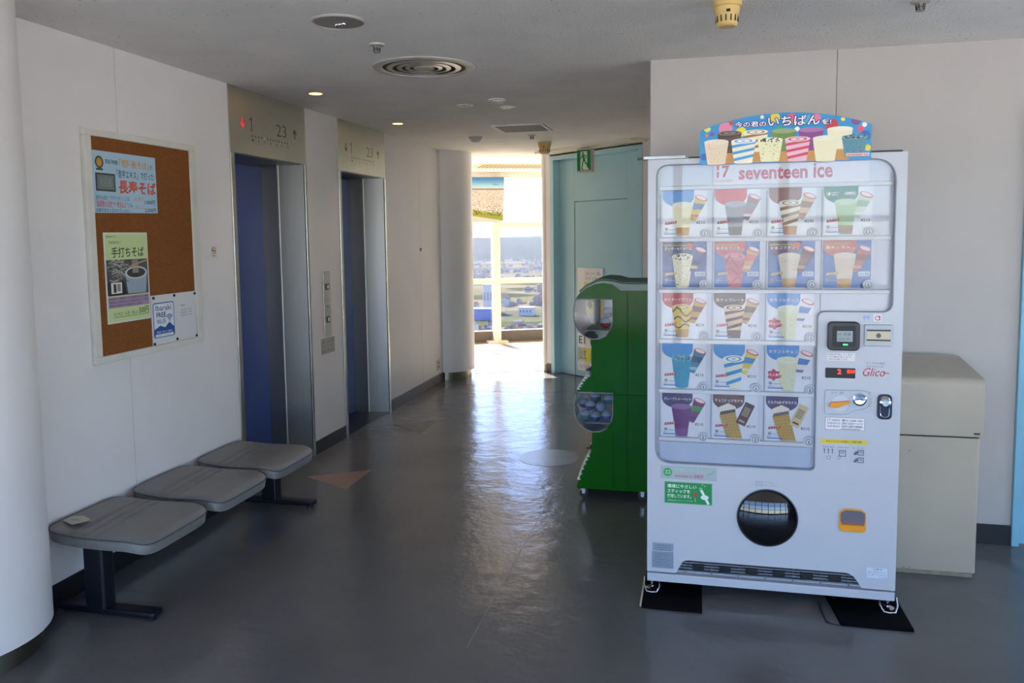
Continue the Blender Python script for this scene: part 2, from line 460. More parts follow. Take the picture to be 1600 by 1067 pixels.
WD = Vector((.8985, .4389, 0)); WN = Vector((.4389, -.8985, 0))
window_wall('window_1', (-3.06, 10.80, 0), WD, WN, -2.72, 3.85, [.3 + 1.15 * k for k in range(-2, 4)], pane=TINTED)
portal('window_portal', Vector((-3.06, 10.80, 1.25)) + WD * .55 - WN * .15, WN, 6.6, 2.2)
window_wall('window_2', (-5.5, -3.2, 0), (1, 0, 0), (0, 1, 0), 0, 10.5, [.45 + 1.2 * k for k in range(9)], plates=False)
portal('window_portal', (-.25, -3.38, 1.25), (0, 1, 0), 10.5, 2.2)
window_wall('window_3', (5.0, -3.2, 0), (0, 1, 0), (-1, 0, 0), 0, 7.35, [.6 + 1.2 * k for k in range(6)], plates=False)
portal('window_portal', (5.18, 0.5, 1.25), (-1, 0, 0), 7.3, 2.2)
window_wall('window_4', (-5.5, -3.2, 0), (0, 1, 0), (1, 0, 0), 0, 5.55, [.6 + 1.2 * k for k in range(5)], plates=False)  # unseen window wall, added to let in sun for a warm ceiling bounce
portal('window_portal', (-5.68, -.42, 1.25), (1, 0, 0), 5.5, 2.2)

# perforated strip in the far ceiling
t = thing('ceiling_grille', (-2.2, 10.0, CH), 'long perforated cream ceiling panel just inside the far window', 'grille')
gc = Vector((-1.8, 10.28, CH - .004))
MB().obox(gc, WD, WN, Z_, 1.05, .30, .004).build('panel', mat('cream_grille', '#d9c49b', .5), t, bevel=.002)
HOLE = mat('grille_slot', '#6b5a40', .7)
for k in range(40): MB().obox(gc + WD * (-1.0 + .05 * k + .02) - Z_ * .0045, WD, WN, Z_, .012, .24, .0008).build('slot', HOLE, t)

# hanging picture panel in front of the far window
a = Art()
pw, ph = .53, .62
a.sheet([(0, 0), (pw - .03, 0), (pw, ph), (0, ph)], '#c9c3ba', .012)
for k in range(8):
    y = .46 + .02 * k
    a.rect(.0, y, pw - .012, y + .0202, ['#b9d0d6', '#a8cfdd', '#93c4dc', '#7fb6d8', '#6aa5d0', '#5c96c6', '#5088bb', '#4a80b4'][k], 1)
a.rect(0, .445, pw - .012, .462, '#8d7466', 2)
for k in range(900):
    x = random.uniform(0, pw - .04); y = .13 + .315 * random.random() ** 1.2 * 1; w_ = random.uniform(.004, .012) * (1.5 - y * 1.6)
    a.rect(x, y, x + w_, y + w_ * .8, random.choice(['#f2eee6', '#e0d8cc', '#8a7d72', '#6f655f', '#d8b9a8', '#b9a999', '#ffffff']), 2 + random.random())
a.poly([(0, .10), (pw - .03, .02), (pw - .025, .10), (0, .19)], '#8d9a3d', 4); a.poly([(0, .15), (pw - .025, .09), (pw - .024, .105), (0, .175)], '#b7b04c', 5)
for k in range(60): x = random.uniform(0, pw - .06); a.ell(x, .145 - x * .075 + random.uniform(-.025, .02), .014, .01, random.choice(['#5c6b2c', '#73803a', '#b99a4c']), 6 + random.random(), 8)
a.text('+', .14, .575, .165, .59, '#27507c', 8); a.rect(.36, .515, .44, .522, '#3f6f9f', 8)
O = Vector((-3.06, 10.80, 1.69)) + WD * -.105 + WN * .12
o = a.build('hanging_panorama_panel', None, O, WD, Z_, GLOSSPRINT)
tag(o, 'printed panorama photo panel hanging in front of the far window', 'poster')
for s_ in (.06, .46): MB().tube([O + WD * s_ + Z_ * (ph - .01) - WN * .006, O + WD * s_ + Z_ * (CH - 1.69) - WN * .006], .002, 6).build('hanging_wire', CHROME, o)

# ------------------------------------------------------------------ angled teal door wall
TD = Vector((.757, -.653, 0)).normalized(); TN = Vector((-.653, -.757, 0)).normalized(); TA = Vector((-1.487, 8.60, 0))


def tbar(nm, m, t, s0, s1, d0, d1, z0, z1, bevel=.003):
    c = TA + TD * ((s0 + s1) / 2) + TN * ((d0 + d1) / 2); c.z = (z0 + z1) / 2
    return MB().obox(c, TD, TN, Z_, (s1 - s0) / 2, (d1 - d0) / 2, (z1 - z0) / 2).build(nm, m, t, bevel=bevel)


t = thing('wall_back', tuple(TA), kind='structure')
tbar('wall_core', WALL, t, -.15, 1.75, -.25, -.04, 0, CH)
tbar('wall_panel', WALL, t, 1.352, 1.70, -.04, .085, 0, CH)
MB().lathe([(.078, .085), (.078, CH)], tuple(TA + TD * -.135 + TN * .02), 24).build('rounded_end', WALL, t, smooth=40)
MB().lathe([(.07, 0), (.07, .086)], tuple(TA + TD * -.135 + TN * .02), 24).build('end_base', MATS['dull_steel_base'], t, smooth=40)
tbar('wall_panel', WALL, t, -.112, -.028, -.10, .089, .10, CH)
tbar('skirting_board', TRIMB, t, -.105, -.028, -.10, .092, 0, .10)
tbar('ceiling_trim', CREAM, t, -.02, 1.41, -.04, .3, CH - .022, CH - .001)
d = thing('door_1', tuple(TA + TD * .6), kind='structure')
tbar('frame_post', TEAL, d, -.028, .03, -.04, .09, 0, 2.345); tbar('frame_post', TEAL, d, 1.30, 1.352, -.04, .09, 0, 2.345)
tbar('frame_head', TEAL, d, .03, 1.30, -.04, .09, 2.30, 2.345)
tbar('fixed_panel', TEAL, d, .03, .268, -.04, .0, 0.004, 2.30); tbar('fixed_panel', TEAL, d, 1.058, 1.30, -.04, .0, .004, 2.30); tbar('fixed_panel', TEAL, d, .268, 1.058, -.04, .0, 1.856, 2.30)
tbar('door_leaf', TEAL, d, .273, 1.053, -.045, -.006, .006, 1.85)
kn = TA + TD * .98 + TN * .02; kn.z = .92
MB().sphere(tuple(kn), .025).build('door_knob', CHROME, d, smooth=60)

# exit sign
c25 = math.radians(27); SU = Vector((math.cos(c25), -math.sin(c25), 0)); SN = Vector((-math.sin(c25), -math.cos(c25), 0))
SO = TA + TD * .745 + TN * .26; SO.z = 2.235
t = thing('exit_sign', (SO.x, SO.y, 2.12), 'green running man exit sign hanging before the teal door wall', 'exit sign')
MB().obox(SO, SU, SN, Z_, .085, .025, .115).build('housing', mat('sign_housing', '#cbbfae', .5), t, bevel=.004)
MB().obox(SO + Z_ * .128, SU, SN, Z_, .03, .02, .02).build('ceiling_mount', MATS['sign_housing'], t)
a = Art(); w_, h_ = .16, .2
a.sheet(rrect(0, 0, w_, h_, .003, 2), '#0c8f4c', .002)
a.poly([(.04, .005), (.145, .005), (.115, .035), (.11, .065), (.12, .07), (.12, .185), (.04, .185)], '#e6f2df', 1)
a.ell(.069, .168, .011, .011, '#0c8f4c', 2)
a.poly([(.06, .155), (.083, .155), (.099, .10), (.083, .088), (.066, .115)], '#0c8f4c', 2)
for P_, ww in (([(.063, .15), (.05, .13), (.042, .115)], .009), ([(.083, .152), (.104, .142), (.108, .118)], .009), ([(.075, .10), (.066, .06), (.055, .02)], .013), ([(.09, .10), (.1, .068), (.132, .066)], .013), ([(.055, .02), (.075, .008)], .01)): a.band(P_, ww, '#0c8f4c', 3)
a.build('sign_face', t, SO + SN * .0265 - SU * .08 - Z_ * .1, SU, Z_, GLOSSPRINT)

# poster on the teal door
a = Art(); w_, h_ = .40, 1.09
a.sheet([(0, 0), (w_, 0), (w_, h_), (0, h_)], '#ece6dd', .003)
a.rect(.0, 0, .11, h_, '#f4f0ea', 1); a.text('シール', .13, 1.02, .37, 1.055, '#7b4d55', 2); a.text('ガチャ販売', .13, .97, .37, .995, '#8e5f66', 2)
a.rect(.11, .62, .4, .94, '#e8d23a', 1); a.text('新', .15, .66, .35, .90, '#4a4230', 2, .03)
a.text('ここで買える', .02, .47, .38, .51, '#c2485a', 2); a.text('限定グッズ', .02, .41, .34, .445, '#c2485a', 2)
a.text('E1', .02, .29, .12, .37, '#2c6650', 2, .02); a.ell(.25, .32, .05, .06, '#26302a', 2); a.ell(.32, .29, .06, .05, '#2f3b34', 2)
a.rect(.0, .10, .4, .25, '#ead631', 1); a.text('公式', .04, .12, .14, .23, '#6d6a2e', 2); a.text('価格', .2, .12, .3, .23, '#6d6a2e', 2); a.text('いばらき', .04, .03, .36, .075, '#c25a68', 2)
O = TA + TD * .318 + TN * .0; O.z = .07
o = a.build('door_poster', None, O + TN * .0035, TD, Z_)
tag(o, 'tall white and yellow poster stuck on the teal door behind the capsule machine', 'poster')

# light blue door at the right edge
d = thing('door_2', (1.95, YR, 0), kind='structure')
for a0, a1 in ((1.47, 1.502), (2.408, 2.44)): bx('frame_post', BLUEFR, d, (a0, YR - .02, 0), (a1, YR + .1, 2.06), .003)
bx('frame_head', BLUEFR, d, (1.502, YR - .02, 2.028), (2.408, YR + .1, 2.06), .003)
bx('door_leaf', BLUEFR, d, (1.505, YR + .012, .006), (2.405, YR + .05, 2.025), .002)
MB().tube([(1.58, YR + .012, 1.0), (1.58, YR - .04, 1.0), (1.68, YR - .04, 1.0)], .009, 8).build('door_handle', CHROME, d, smooth=50)

# ------------------------------------------------------------------ elevators
LEDRED = mat('lit_red_arrow', '#e2484f', .5, emit='#ff3040', estr=.25)
INK = '#3f3f36'


def arrow_pts(cy, z0, z1, w, down):
    h = z1 - z0; s_ = .0055
    P = [(cy - s_, 0), (cy + s_, 0), (cy + s_, h * .72), (cy + w * .55, h * .42), (cy + w * .62, h * .56), (cy, h), (cy - w * .62, h * .56), (cy - w * .55, h * .42), (cy - s_, h * .72)]
    return [(y, z1 - z) if down else (y, z0 + z) for y, z in P]


def elevator(n, y0, y1, lit):
    t = thing('door_%d' % n, (WX, (y0 + y1) / 2, 0), kind='structure')
    fw = .04; zt = 2.006
    # header, jamb trims
    bx('header_panel', STEELH, t, (WX - .02, y0, zt), (WX + .003, y1, CH - .001), .001)
    for a_, b_ in ((y0, y0 + fw), (y1 - fw + .012, y1)): bx('frame_trim', mat('bright_trim', '#c8c6bc', .22, 1.0), t, (WX - .005, a_, 0), (WX + .006, b_, zt), .002)
    ya, yb = y0 + fw, y1 - fw + .012
    # splayed jamb linings in two steps
    for yy, sg in ((ya, 1), (yb, -1)):
        MB().prism([(WX - .005, yy), (-2.768, yy + .034 * sg), (-2.768, yy - .02 * sg), (WX - .005, yy - .02 * sg)], lambda p, h: (p[0], p[1], h), 0, zt).build('jamb_lining', STEEL, t)
        MB().prism([(-2.774, yy + .037 * sg), (-2.885, yy + .045 * sg), (-2.885, yy - .02 * sg), (-2.774, yy - .02 * sg)], lambda p, h: (p[0], p[1], h), 0, zt).build('jamb_return', STEEL, t)
        bx('jamb_bead', STEELH, t, (-2.778, yy + .0405 * sg, 0), (-2.762, yy + .01 * sg, zt), .004)
    bx('head_lining', STEEL, t, (-2.885, ya - .02, zt - .004), (WX - .02, yb + .02, zt + .02))
    m_ = (ya + yb) / 2
    for a_, b_ in ((ya + .003, m_ - .0015), (m_ + .0015, yb - .003)): bx('door_leaf', BLUEDOOR, t, (-2.92, a_, .01), (-2.885, b_, zt - .012), .002)
    bx('sill', mat('sill_plate', '#56585c', .3, .9), t, (-2.96, ya, -.001), (WX - .001, yb, .004))
    q = y0
    a = Art(); dn = arrow_pts(.139, 2.153, 2.218, .036, True)
    if lit:
        MB().prism(dn, lambda p, h: (WX + .0035 + h, y0 + p[0], p[1]), 0, .0015).build('down_arrow', LEDRED, t)
    else:
        a.poly(dn, INK, 1)
    a.band([(.217, 2.211), (.236, 2.226), (.236, 2.149)], .0075, INK, 1); a.text('23', .525, 2.153, .646, 2.226, INK, 1, -.014); a.poly(arrow_pts(.757, 2.155, 2.222, .04, False), INK, 1)
    for k in range(13): a.rect(.235 + .0345 * k, 2.115, .246 + .0345 * k, 2.126, INK if (k != 4 or not lit) else '#fff4d0', 1)
    for k in range(7): a.text(str([1, 2, 3, 5, 8, 9, 23][k]), .235 + .069 * k, 2.088, .250 + .069 * k + (.008 if k == 6 else 0), 2.104, INK, 1)
    a.build('floor_indicator', t, (WX + .0036, y0, 0), Y_, Z_)


elevator(3, *EL[0], True)
elevator(4, *EL[1], False)

# call buttons, notice, sign, outlet on the left wall
t = thing('call_button_panel', (WX, 5.256, .805), 'slim stainless call button panel between the two elevators', 'button panel')
for z0, z1 in ((1.045, 1.275), (.805, 1.038)): bx('plate', mat('pale_steel_plate', '#b5b3aa', .35, .8), t, (WX, 5.205, z0), (WX + .006, 5.312, z1), .002)
for z in (1.162, .928):
    k = bx('button', DARK, t, (WX + .006, 5.238, z - .022), (WX + .010, 5.286, z + .022), .002)
    bx('button_lens', WHITEP, k, (WX + .010, 5.248, z - .013), (WX + .012, 5.276, z + .013), .001)
bx('key_hole', DARK, t, (WX + .006, 5.254, 1.010), (WX + .008, 5.266, 1.026))
a = Art(); a.sheet([(0, 0), (.21, 0), (.21, .11), (0, .11)], '#a9a79e', .002)
a.frame(.004, .004, .206, .106, .002, '#6d6b64', 1)
for k, s_ in enumerate(('地震・火災の時は', 'エレベーターを使わず', '階段をご利用ください')): a.text(s_, .015, .074 - .03 * k, .195, .094 - .03 * k, '#5c5a54', 2)
o = a.build('wall_notice', None, (WX + .002, 5.152, .685), Y_, Z_); tag(o, 'small grey printed notice under the call button panel', 'notice')
a = Art(); a.sheet([(0, 0), (.066, 0), (.066, .066), (0, .066)], '#d9d2c6', .002)
a.ring(.033, .041, .019, .004, '#8d3a36', 2); a.band([(.02, .054), (.046, .028)], .004, '#8d3a36', 3); a.rect(.019, .038, .045, .043, '#3c3a37', 1); a.text('禁煙', .018, .006, .048, .018, '#3c3a37', 1)
o = a.build('no_smoking_sign', None, (WX + .002, 3.877, 1.41), Y_, Z_); tag(o, 'tiny square no smoking sign beside the cork board', 'sign')
t = thing('wall_outlet', (WX, 7.72, .14), 'cream wall outlet low on the wall beyond the second elevator', 'outlet')
bx('cover_plate', mat('outlet_plastic', '#bdb9a6', .45), t, (WX, 7.68, .142), (WX + .008, 7.765, .25), .003)
for z in (.17, .21): bx('socket', DARK, t, (WX + .008, 7.705, z), (WX + .0095, 7.74, z + .02), .001)
t = thing('panel_latch', (WX, 7.264, 1.36), 'small round latch on the seam of the far left wall panel', 'latch')
MB().lathe([(.018, 0), (.018, .006), (.010, .010), (.0001, .011)], (WX, 7.264, 1.385), 16, 'X').build('escutcheon', mat('old_brass', '#8d8776', .4, .7), t, smooth=40)
MB().lathe([(.006, 0), (.006, .013)], (WX, 7.264, 1.385), 10, 'X').build('key_cylinder', DARK, t, smooth=40)

# ------------------------------------------------------------------ cork board and its posters
t = thing('notice_board', (WX, 3.36, .97), 'cork notice board in a white frame on the left wall', 'notice board')
CORK = mat('brown_cork', '#7f4814', .85, var=.22, vscale=120, bump=.35, bscale=200)
WFR = mat('white_board_frame', '#d3d0c6', .5, var=.05)
bx('cork_panel', CORK, t, (WX + .002, 3.0, .99), (WX + .012, 3.72, 1.98))
for a_, b_ in (((2.971, .968), (3.755, 1.0)), ((2.971, 1.97), (3.755, 2.002)), ((2.971, 1.0), (3.014, 1.97)), ((3.709, 1.0), (3.755, 1.97))):
    bx('frame_rail', WFR, t, (WX + .001, a_[0], a_[1]), (WX + .022, b_[0], b_[1]), .003)
PX = WX + .015


def emblem(a, x, y, r):
    a.ell(x, y, r, r * 1.05, '#2e4a34', 1); a.ell(x, y, r * .72, r * .78, '#b98a3c', 2); a.ell(x, y - r * .1, r * .38, r * .5, '#d9913a', 3); a.rect(x - r * .8, y - r * 1.35, x + r * .8, y - r * 1.05, '#2d2c30', 2)


a = Art(); w_, h_ = .418, .262
a.sheet([(0, -.012), (w_, -.005), (w_ - .002, h_ - .0), (0, h_)], '#a9c6d8', .002)
emblem(a, .040, .212, .026); a.rect(.012, .085, .135, .165, '#3d4144', 1); a.rect(.022, .093, .127, .157, '#6e7a74', 2); a.text('お品書', .04, .105, .11, .145, '#8b9690', 3)
a.text('茨城特産', .075, .208, .155, .228, '#1b2a4a', 2, .01); a.text('「常陸秋そば」', .165, .198, .365, .236, '#d59a4a', 2, .02); a.text('と', .375, .204, .396, .224, '#1b2a4a', 2)
a.text('「里芋エキス」で打った', .145, .150, .40, .186, '#1b2a4a', 2, .005); a.text('長寿そば', .155, .078, .412, .142, '#d0523a', 2, .03)
a.text('里芋の成分「ガラクタン」には、', .008, .046, .225, .066, '#1f4c7a', 2); a.text('人気！', .25, .048, .315, .068, '#d98a4a', 2); a.text('1,000円', .325, .034, .40, .056, '#1b2a4a', 2, .01)
a.text('“脳細胞の活性”や“老化防止”', .006, .014, .205, .044, '#c9504a', 2, .01); a.text('にも', .208, .018, .24, .036, '#1f4c7a', 2); a.text('1袋 入り', .255, .012, .315, .030, '#d98a4a', 2)
a.text('効果があると言われています。', .006, -.008, .22, .010, '#1b2a4a', 2); a.text('2,500円', .325, -.004, .405, .018, '#1b2a4a', 2, .01)
o = a.build('soba_poster', None, (PX, 3.022, 1.648), Y_, Z_); tag(o, 'light blue handwritten soba poster at the top of the cork board', 'poster')
a = Art(); w_, h_ = .290, .412
a.sheet([(0, 0), (w_, 0), (w_, h_), (0, h_)], '#d8d8cc', .002)
a.rect(.008, .008, w_ - .008, h_ - .008, '#c5d69a', 1)
a.text('常陸秋そば', .015, .388, .08, .398, '#33402a', 2); a.text('茨城名物 旨い！', .03, .36, .11, .374, '#33402a', 2); a.text('手打ちそば', .045, .298, .26, .345, '#1e2a18', 2, .012)
a.rect(.008, .125, w_ - .008, .288, '#4a4d50', 2)
for k in range(46):
    y = random.uniform(.19, .285); x = random.uniform(.01, .11); a.band([(x, y), (x + .025, y + random.uniform(-.012, .014)), (x + .05, y + random.uniform(-.02, .012))], .004, random.choice(['#a09a8e', '#7c776d', '#b9b4a8', '#5d5a55']), 3 + random.random())
a.poly([(.01, .128), (.13, .128), (.115, .19), (.01, .185)], '#20242b', 4)
a.poly([(.14, .13), (.262, .128), (.275, .225), (.125, .225)], '#9aa7b4', 4); a.ell(.2, .225, .075, .03, '#c3cdd4', 5); a.ell(.2, .225, .064, .023, '#3d3a36', 6)
for k in range(7): a.band([(.175 + .006 * k, .285), (.178 + .006 * k, .225)], .004, '#a79f90', 7)
a.band([(.15, .255), (.28, .282)], .006, '#c79a58', 7.5); a.rect(.03, .135, .10, .185, '#d8d4cb', 6); a.rect(.045, .14, .062, .178, '#2e2e32', 7); a.rect(.068, .145, .09, .178, '#8f8a80', 7)
a.rect(.008, .07, w_ - .008, .12, '#a58ba8', 2)
for k in range(3): a.text('風味豊かな常陸秋そばを毎朝手打ちでご用意', .014, .106 - .0155 * k, .276 - .05 * (k == 2), .116 - .0155 * k, '#2d2430', 3)
a.text('もりそば 一人前・税込み', .04, .032, .20, .050, '#2b3320', 2); a.text('500円', .208, .03, .276, .062, '#22301a', 2, .01); a.rect(.04, .026, .276, .028, '#2b3320', 2)
o = a.build('soba_poster', None, (PX, 3.062, 1.138), Y_, Z_); tag(o, 'green soba poster with noodle photo in the middle of the cork board', 'poster')
a = Art(); w_, h_ = .350, .243
a.sheet([(0, 0), (w_, 0), (w_, h_), (0, h_)], '#d6d5d6', .002)
a.poly(rrect(.01, .033, .170, .205, .014), '#1f4f96', 1); a.poly(rrect(.015, .072, .165, .200, .010), '#dfe3e8', 2)
a.text('Ibaraki', .03, .165, .148, .192, '#1f3f7c', 3, .005); a.text('FREE', .034, .132, .105, .157, '#1c2c50', 3, .02); a.text('Wi-Fi', .034, .098, .102, .124, '#1f3f7c', 3, .005)
a.poly([(.015, .075), (.06, .092), (.095, .080), (.13, .105), (.165, .078), (.165, .072), (.015, .072)], '#1f4f96', 3.2)
for r_ in (.030, .021, .012):
    n_ = 10; P_ = [(.132 + r_ * math.cos(PI * (.22 + .56 * k / n_)), .112 + r_ * math.sin(PI * (.22 + .56 * k / n_))) for k in range(n_ + 1)]; a.band(P_, .0055, '#2f74b8', 4)
a.ell(.132, .113, .005, .005, '#2f74b8', 4); a.text('FREE Wi-Fi AREA', .03, .055, .15, .065, '#dfe6f0', 3); a.rect(.022, .037, .158, .050, '#e8ecf2', 2); a.text('利用できます', .03, .039, .14, .048, '#1f4f96', 3)
a.text('接続方法', .225, .172, .26, .182, '#55555a', 2)
for k in range(3): a.text('画面の案内に従って登録', .225, .15 - .014 * k, .31, .158 - .014 * k, '#6b6b70', 2)
o = a.build('wifi_notice', None, (PX + .001, 3.3555, 1.0015), Y_, Z_); tag(o, 'white free Wi-Fi sheet pinned at the bottom right of the cork board', 'notice')
for y, z in ((3.372, 1.232), (3.53, 1.234), (3.698, 1.232), (3.366, 1.008), (3.54, 1.012), (3.70, 1.01)):
    MB().lathe([(.0075, 0), (.0065, .005), (.0001, .007)], (PX + .0015, y, z), 10, 'X').build('push_pin', DARK, o, smooth=50)

# ------------------------------------------------------------------ bench
t = thing('waiting_bench', (-2.34, 3.34, 0), 'three seat waiting bench with grey vinyl pads on navy legs', 'bench')
BX0, BX1 = -2.572, -2.088


def seat(yc, hl=.232):
    b = MB(); nx, ny = 72, 24; cx = (BX0 + BX1) / 2; hx = (BX1 - BX0) / 2
    def outline(u, v):
        # square -> softly rounded pad, near and far edges bowed
        k = 7.0; m = (abs(u) ** k + abs(v) ** k) ** (1 / k); mm = max(abs(u), abs(v))
        s_ = mm / m if m > 1e-6 else 1
        return u * s_, v * s_
    top = []; bot = []
    for j in range(ny + 1):
        for i in range(nx + 1):
            u0, v0 = -1 + 2 * i / nx, -1 + 2 * j / ny
            # gather rows near the rim so that the roll is round
            u0 = math.copysign(1 - (1 - abs(u0)) ** 1.5, u0); v0 = math.copysign(1 - (1 - abs(v0)) ** 1.5, v0)
            u, v = outline(u0, v0); e = max(abs(u0), abs(v0))
            x = cx + hx * u; y = yc + hl * v * (1 - .04 * (1 - u) * .5)
            z = .357 + .012 * (u < 0) * u * u - .006 * math.sin((u + 1) * 1.6)
            if u > .55: z -= .028 * ((u - .55) / .45) ** 2
            z -= .012 * max(0, (e - .86) / .14) ** 2
            for g in (-.38, -.16, .04): z -= .007 * math.exp(-((u - g + .05 * v) / .022) ** 2) * (abs(v) < .985)
            z += .008 * (1 - v * v) * (1 - u * u)
            top.append((x, y, z))
            lo = .304 * (1 - e ** 6) + (z - .042) * e ** 6
            bot.append((cx + hx * u * .975, yc + (y - yc) * .975, min(lo, z - .004)))
    n = (nx + 1) * (ny + 1); f = []
    for j in range(ny):
        for i in range(nx):
            a_ = j * (nx + 1) + i; f.append((a_, a_ + 1, a_ + nx + 2, a_ + nx + 1)); f.append((n + a_, n + a_ + nx + 1, n + a_ + nx + 2, n + a_ + 1))
    rim = [j for j in range(nx + 1)] + [j * (nx + 1) + nx for j in range(1, ny + 1)] + [ny * (nx + 1) + i for i in range(nx - 1, -1, -1)] + [j * (nx + 1) for j in range(ny - 1, 0, -1)]
    for k in range(len(rim)):
        a_, c_ = rim[k], rim[(k + 1) % len(rim)]; f.append((a_, n + a_, n + c_, c_))
    b.add(top + bot, f)
    o = b.build('seat_pad', LEATHER, t, smooth=70)
    MB().tube([(top[k][0], top[k][1], top[k][2] + .001) for k in rim], .003, 6, True).build('piping', PIPING, o, smooth=80)
    bx('seat_plate', NAVY, o, (cx - .17, yc - .17, .29), (cx + .15, yc + .17, .306), .004)


for yc in (2.835, 3.335, 3.83): seat(yc)
bx('beam', NAVY, t, (-2.395, 2.70, .25), (-2.345, 4.03, .292), .004)
for y in (2.685, 4.03):
    bx('post', NAVY, t, (-2.412, y - .035, .028), (-2.322, y + .035, .300), .008)
    k = bx('foot', NAVY, t, (-2.585, y - .033, .012), (-2.10, y + .033, .036), .008)
    for x in (-2.56, -2.125): MB().lathe([(.019, 0), (.019, .012), (.008, .013)], (x, y - .012, 0), 14).build('glide', DARK, k, smooth=50)
a = Art(); a.sheet([(0, 0), (.075, -.035), (.108, .028), (.05, .062), (.0, .05)], '#b5ae9f', .0015); a.rect(.03, .005, .07, .022, '#9b9484', 1)
o = a.build('paper_slip', None, (-2.535, 2.69, .3745), (1, .05, -.03), Y_); tag(o, 'torn paper slip lying on the nearest bench seat', 'paper')

# ------------------------------------------------------------------ ice cream vending machine
MX, MY = -.2025, 3.313
VM = thing('vending_machine', (MX + .485, MY + .35, 0), 'white ice cream vending machine with four columns of picture cards', 'vending machine')
front = lambda p, d: (MX + p[0], MY + d, p[1])
win = rpoly([(.034, .566), (.659, .566), (.659, 1.204), (.930, 1.204), (.930, 1.790), (.036, 1.790)], [.07, .022, .03, .04, .09, .05], 8)
notch = rpoly([(.120, .0965), (.150, .155), (.808, .155), (.845, .0965)], [0, .02, .03, 0], 5)
outer = [(0, .0965)] + notch + [(.969, .0965), (.969, 1.813), (0, 1.813)]
port = circ(.4815, .36, .119, 40)
MB().box(MX + .004, MY + .0325, .054, MX + .965, MY + .715, 1.805).build('cabinet_body', WHITEM, VM, bevel=.004)
fp = MB().plate([outer, win, port], front, 0, .032).build('front_panel', WHITEM, VM)
MB().box(MX, MY, .053, MX + .969, MY + .05, .0885).build('kick_strip', WHITEM, VM, bevel=.003)
GASK = mat('grey_gasket', '#8f959d', .4)
MB().tube([front(p, -.001) for p in win], .0028, 6, True).build('window_gasket', GASK, VM, smooth=60)
iw = rpoly([(.036, .568), (.657, .568), (.657, 1.206), (.928, 1.206), (.928, 1.788), (.038, 1.788)], [.07, .022, .03, .04, .09, .05], 8)
MB().plate([iw], front, -.002, .002).build('display_window', ACRYL, VM)
INNER = mat('display_back_panel', '#d5d9e2', .4, var=.02)
MB().box(MX + .02, MY + .0285, .55, MX + .945, MY + .032, 1.80).build('display_back', INNER, VM)
LED = mat('display_led_strip', '#ffffff', .5, emit='#f4f7ff', estr=2.2)
MB().box(MX + .06, MY + .016, 1.792, MX + .90, MY + .027, 1.797).build('display_light', LED, VM)
# shelves
for i, z in enumerate((1.697, 1.489, 1.281, 1.074, .867, .665)):
    MB().box(MX + .045, MY + .008, z - .0085, MX + (.922 if i < 3 else .655), MY + .0285, z + .0085).build('shelf', WHITEP, VM, bevel=.003)
for k in range(4): MB().box(MX + .048 + .2075 * k + (.0), MY + .022, .57, MX + .051 + .2075 * k, MY + .0285, 1.68).build('divider', GREYP, VM)
MB().plate([[(.05, .572), (.645, .572), (.645, .652), (.05, .652)]], front, .020, .026).build('display_sheet', mat('pale_blue_sheet', '#c3d0e2', .35), VM)


def mixc(a_, b_, t):
    A_ = [int(a_[i:i + 2], 16) for i in (1, 3, 5)]; B_ = [int(b_[i:i + 2], 16) for i in (1, 3, 5)]
    return '#%02x%02x%02x' % tuple(int(x + (y - x) * t) for x, y in zip(A_, B_))


def cup(a, cx, y0, y1, w0, w1, cols, style, l):
    """tapered cup of ice cream: bottom width w0, top width w1"""
    H_ = y1 - y0; base, alt = cols
    X = lambda u, v: cx + u * (w0 + (w1 - w0) * v) / 2
    a.poly([(X(-1, 0), y0), (X(1, 0), y0), (X(1, .9), y0 + .9 * H_), (X(-1, .9), y0 + .9 * H_)], base, l)
    a.ell(cx, y0 + .9 * H_, w1 * .49, H_ * .11, mixc(base, '#ffffff', .28), l + .3, 18)
    a.ell(cx, y0 + .01 * H_, w0 * .5, H_ * .05, mixc(base, '#000000', .12), l - .2, 14)
    if style == 'swirl':
        for k in range(3):
            v = .08 + .27 * k
            a.poly([(X(-1, v), y0 + v * H_), (X(1, v + .16), y0 + (v + .16) * H_), (X(1, v + .28), y0 + (v + .28) * H_), (X(-1, v + .11), y0 + (v + .11) * H_)], alt, l + .2)
        a.ring(cx, y0 + .9 * H_, w1 * .36, w1 * .09, alt, l + .5, 16, H_ * .11 / (w1 * .49)); a.ell(cx, y0 + .9 * H_, w1 * .09, H_ * .02, alt, l + .5, 8)
    elif style == 'chips':
        for k in range(26):
            u, v = random.uniform(-.85, .85), random.uniform(.06, .78); r_ = w1 * .02
            a.ell(X(u, v), y0 + v * H_, r_, r_ * .7, alt, l + .4, 6)
        for k in range(40):
            q = random.uniform(0, 2 * PI); rr = random.random() ** .5 * .42
            a.ell(cx + w1 * rr * math.cos(q), y0 + .9 * H_ + H_ * .095 * rr / .42 * math.sin(q), w1 * .035, w1 * .022, alt, l + .6 + random.random() * .2, 6)
    elif style == 'specks':
        for k in range(22):
            u, v = random.uniform(-.85, .85), random.uniform(.06, .98); a.ell(X(u * .9, v), y0 + v * .95 * H_, w1 * .018, w1 * .012, alt, l + .6, 6)
    elif style == 'sauce':
        for v, d_ in ((.72, .16), (.45, .1), (.2, -.08)):
            P_ = [(X(-.95 + 1.9 * k / 8, v), y0 + (v + d_ * math.sin(k * .8)) * H_) for k in range(9)]; a.band(P_, w1 * .06, alt, l + .5)
        a.ring(cx, y0 + .9 * H_, w1 * .3, w1 * .06, alt, l + .6, 14, H_ * .11 / (w1 * .49))


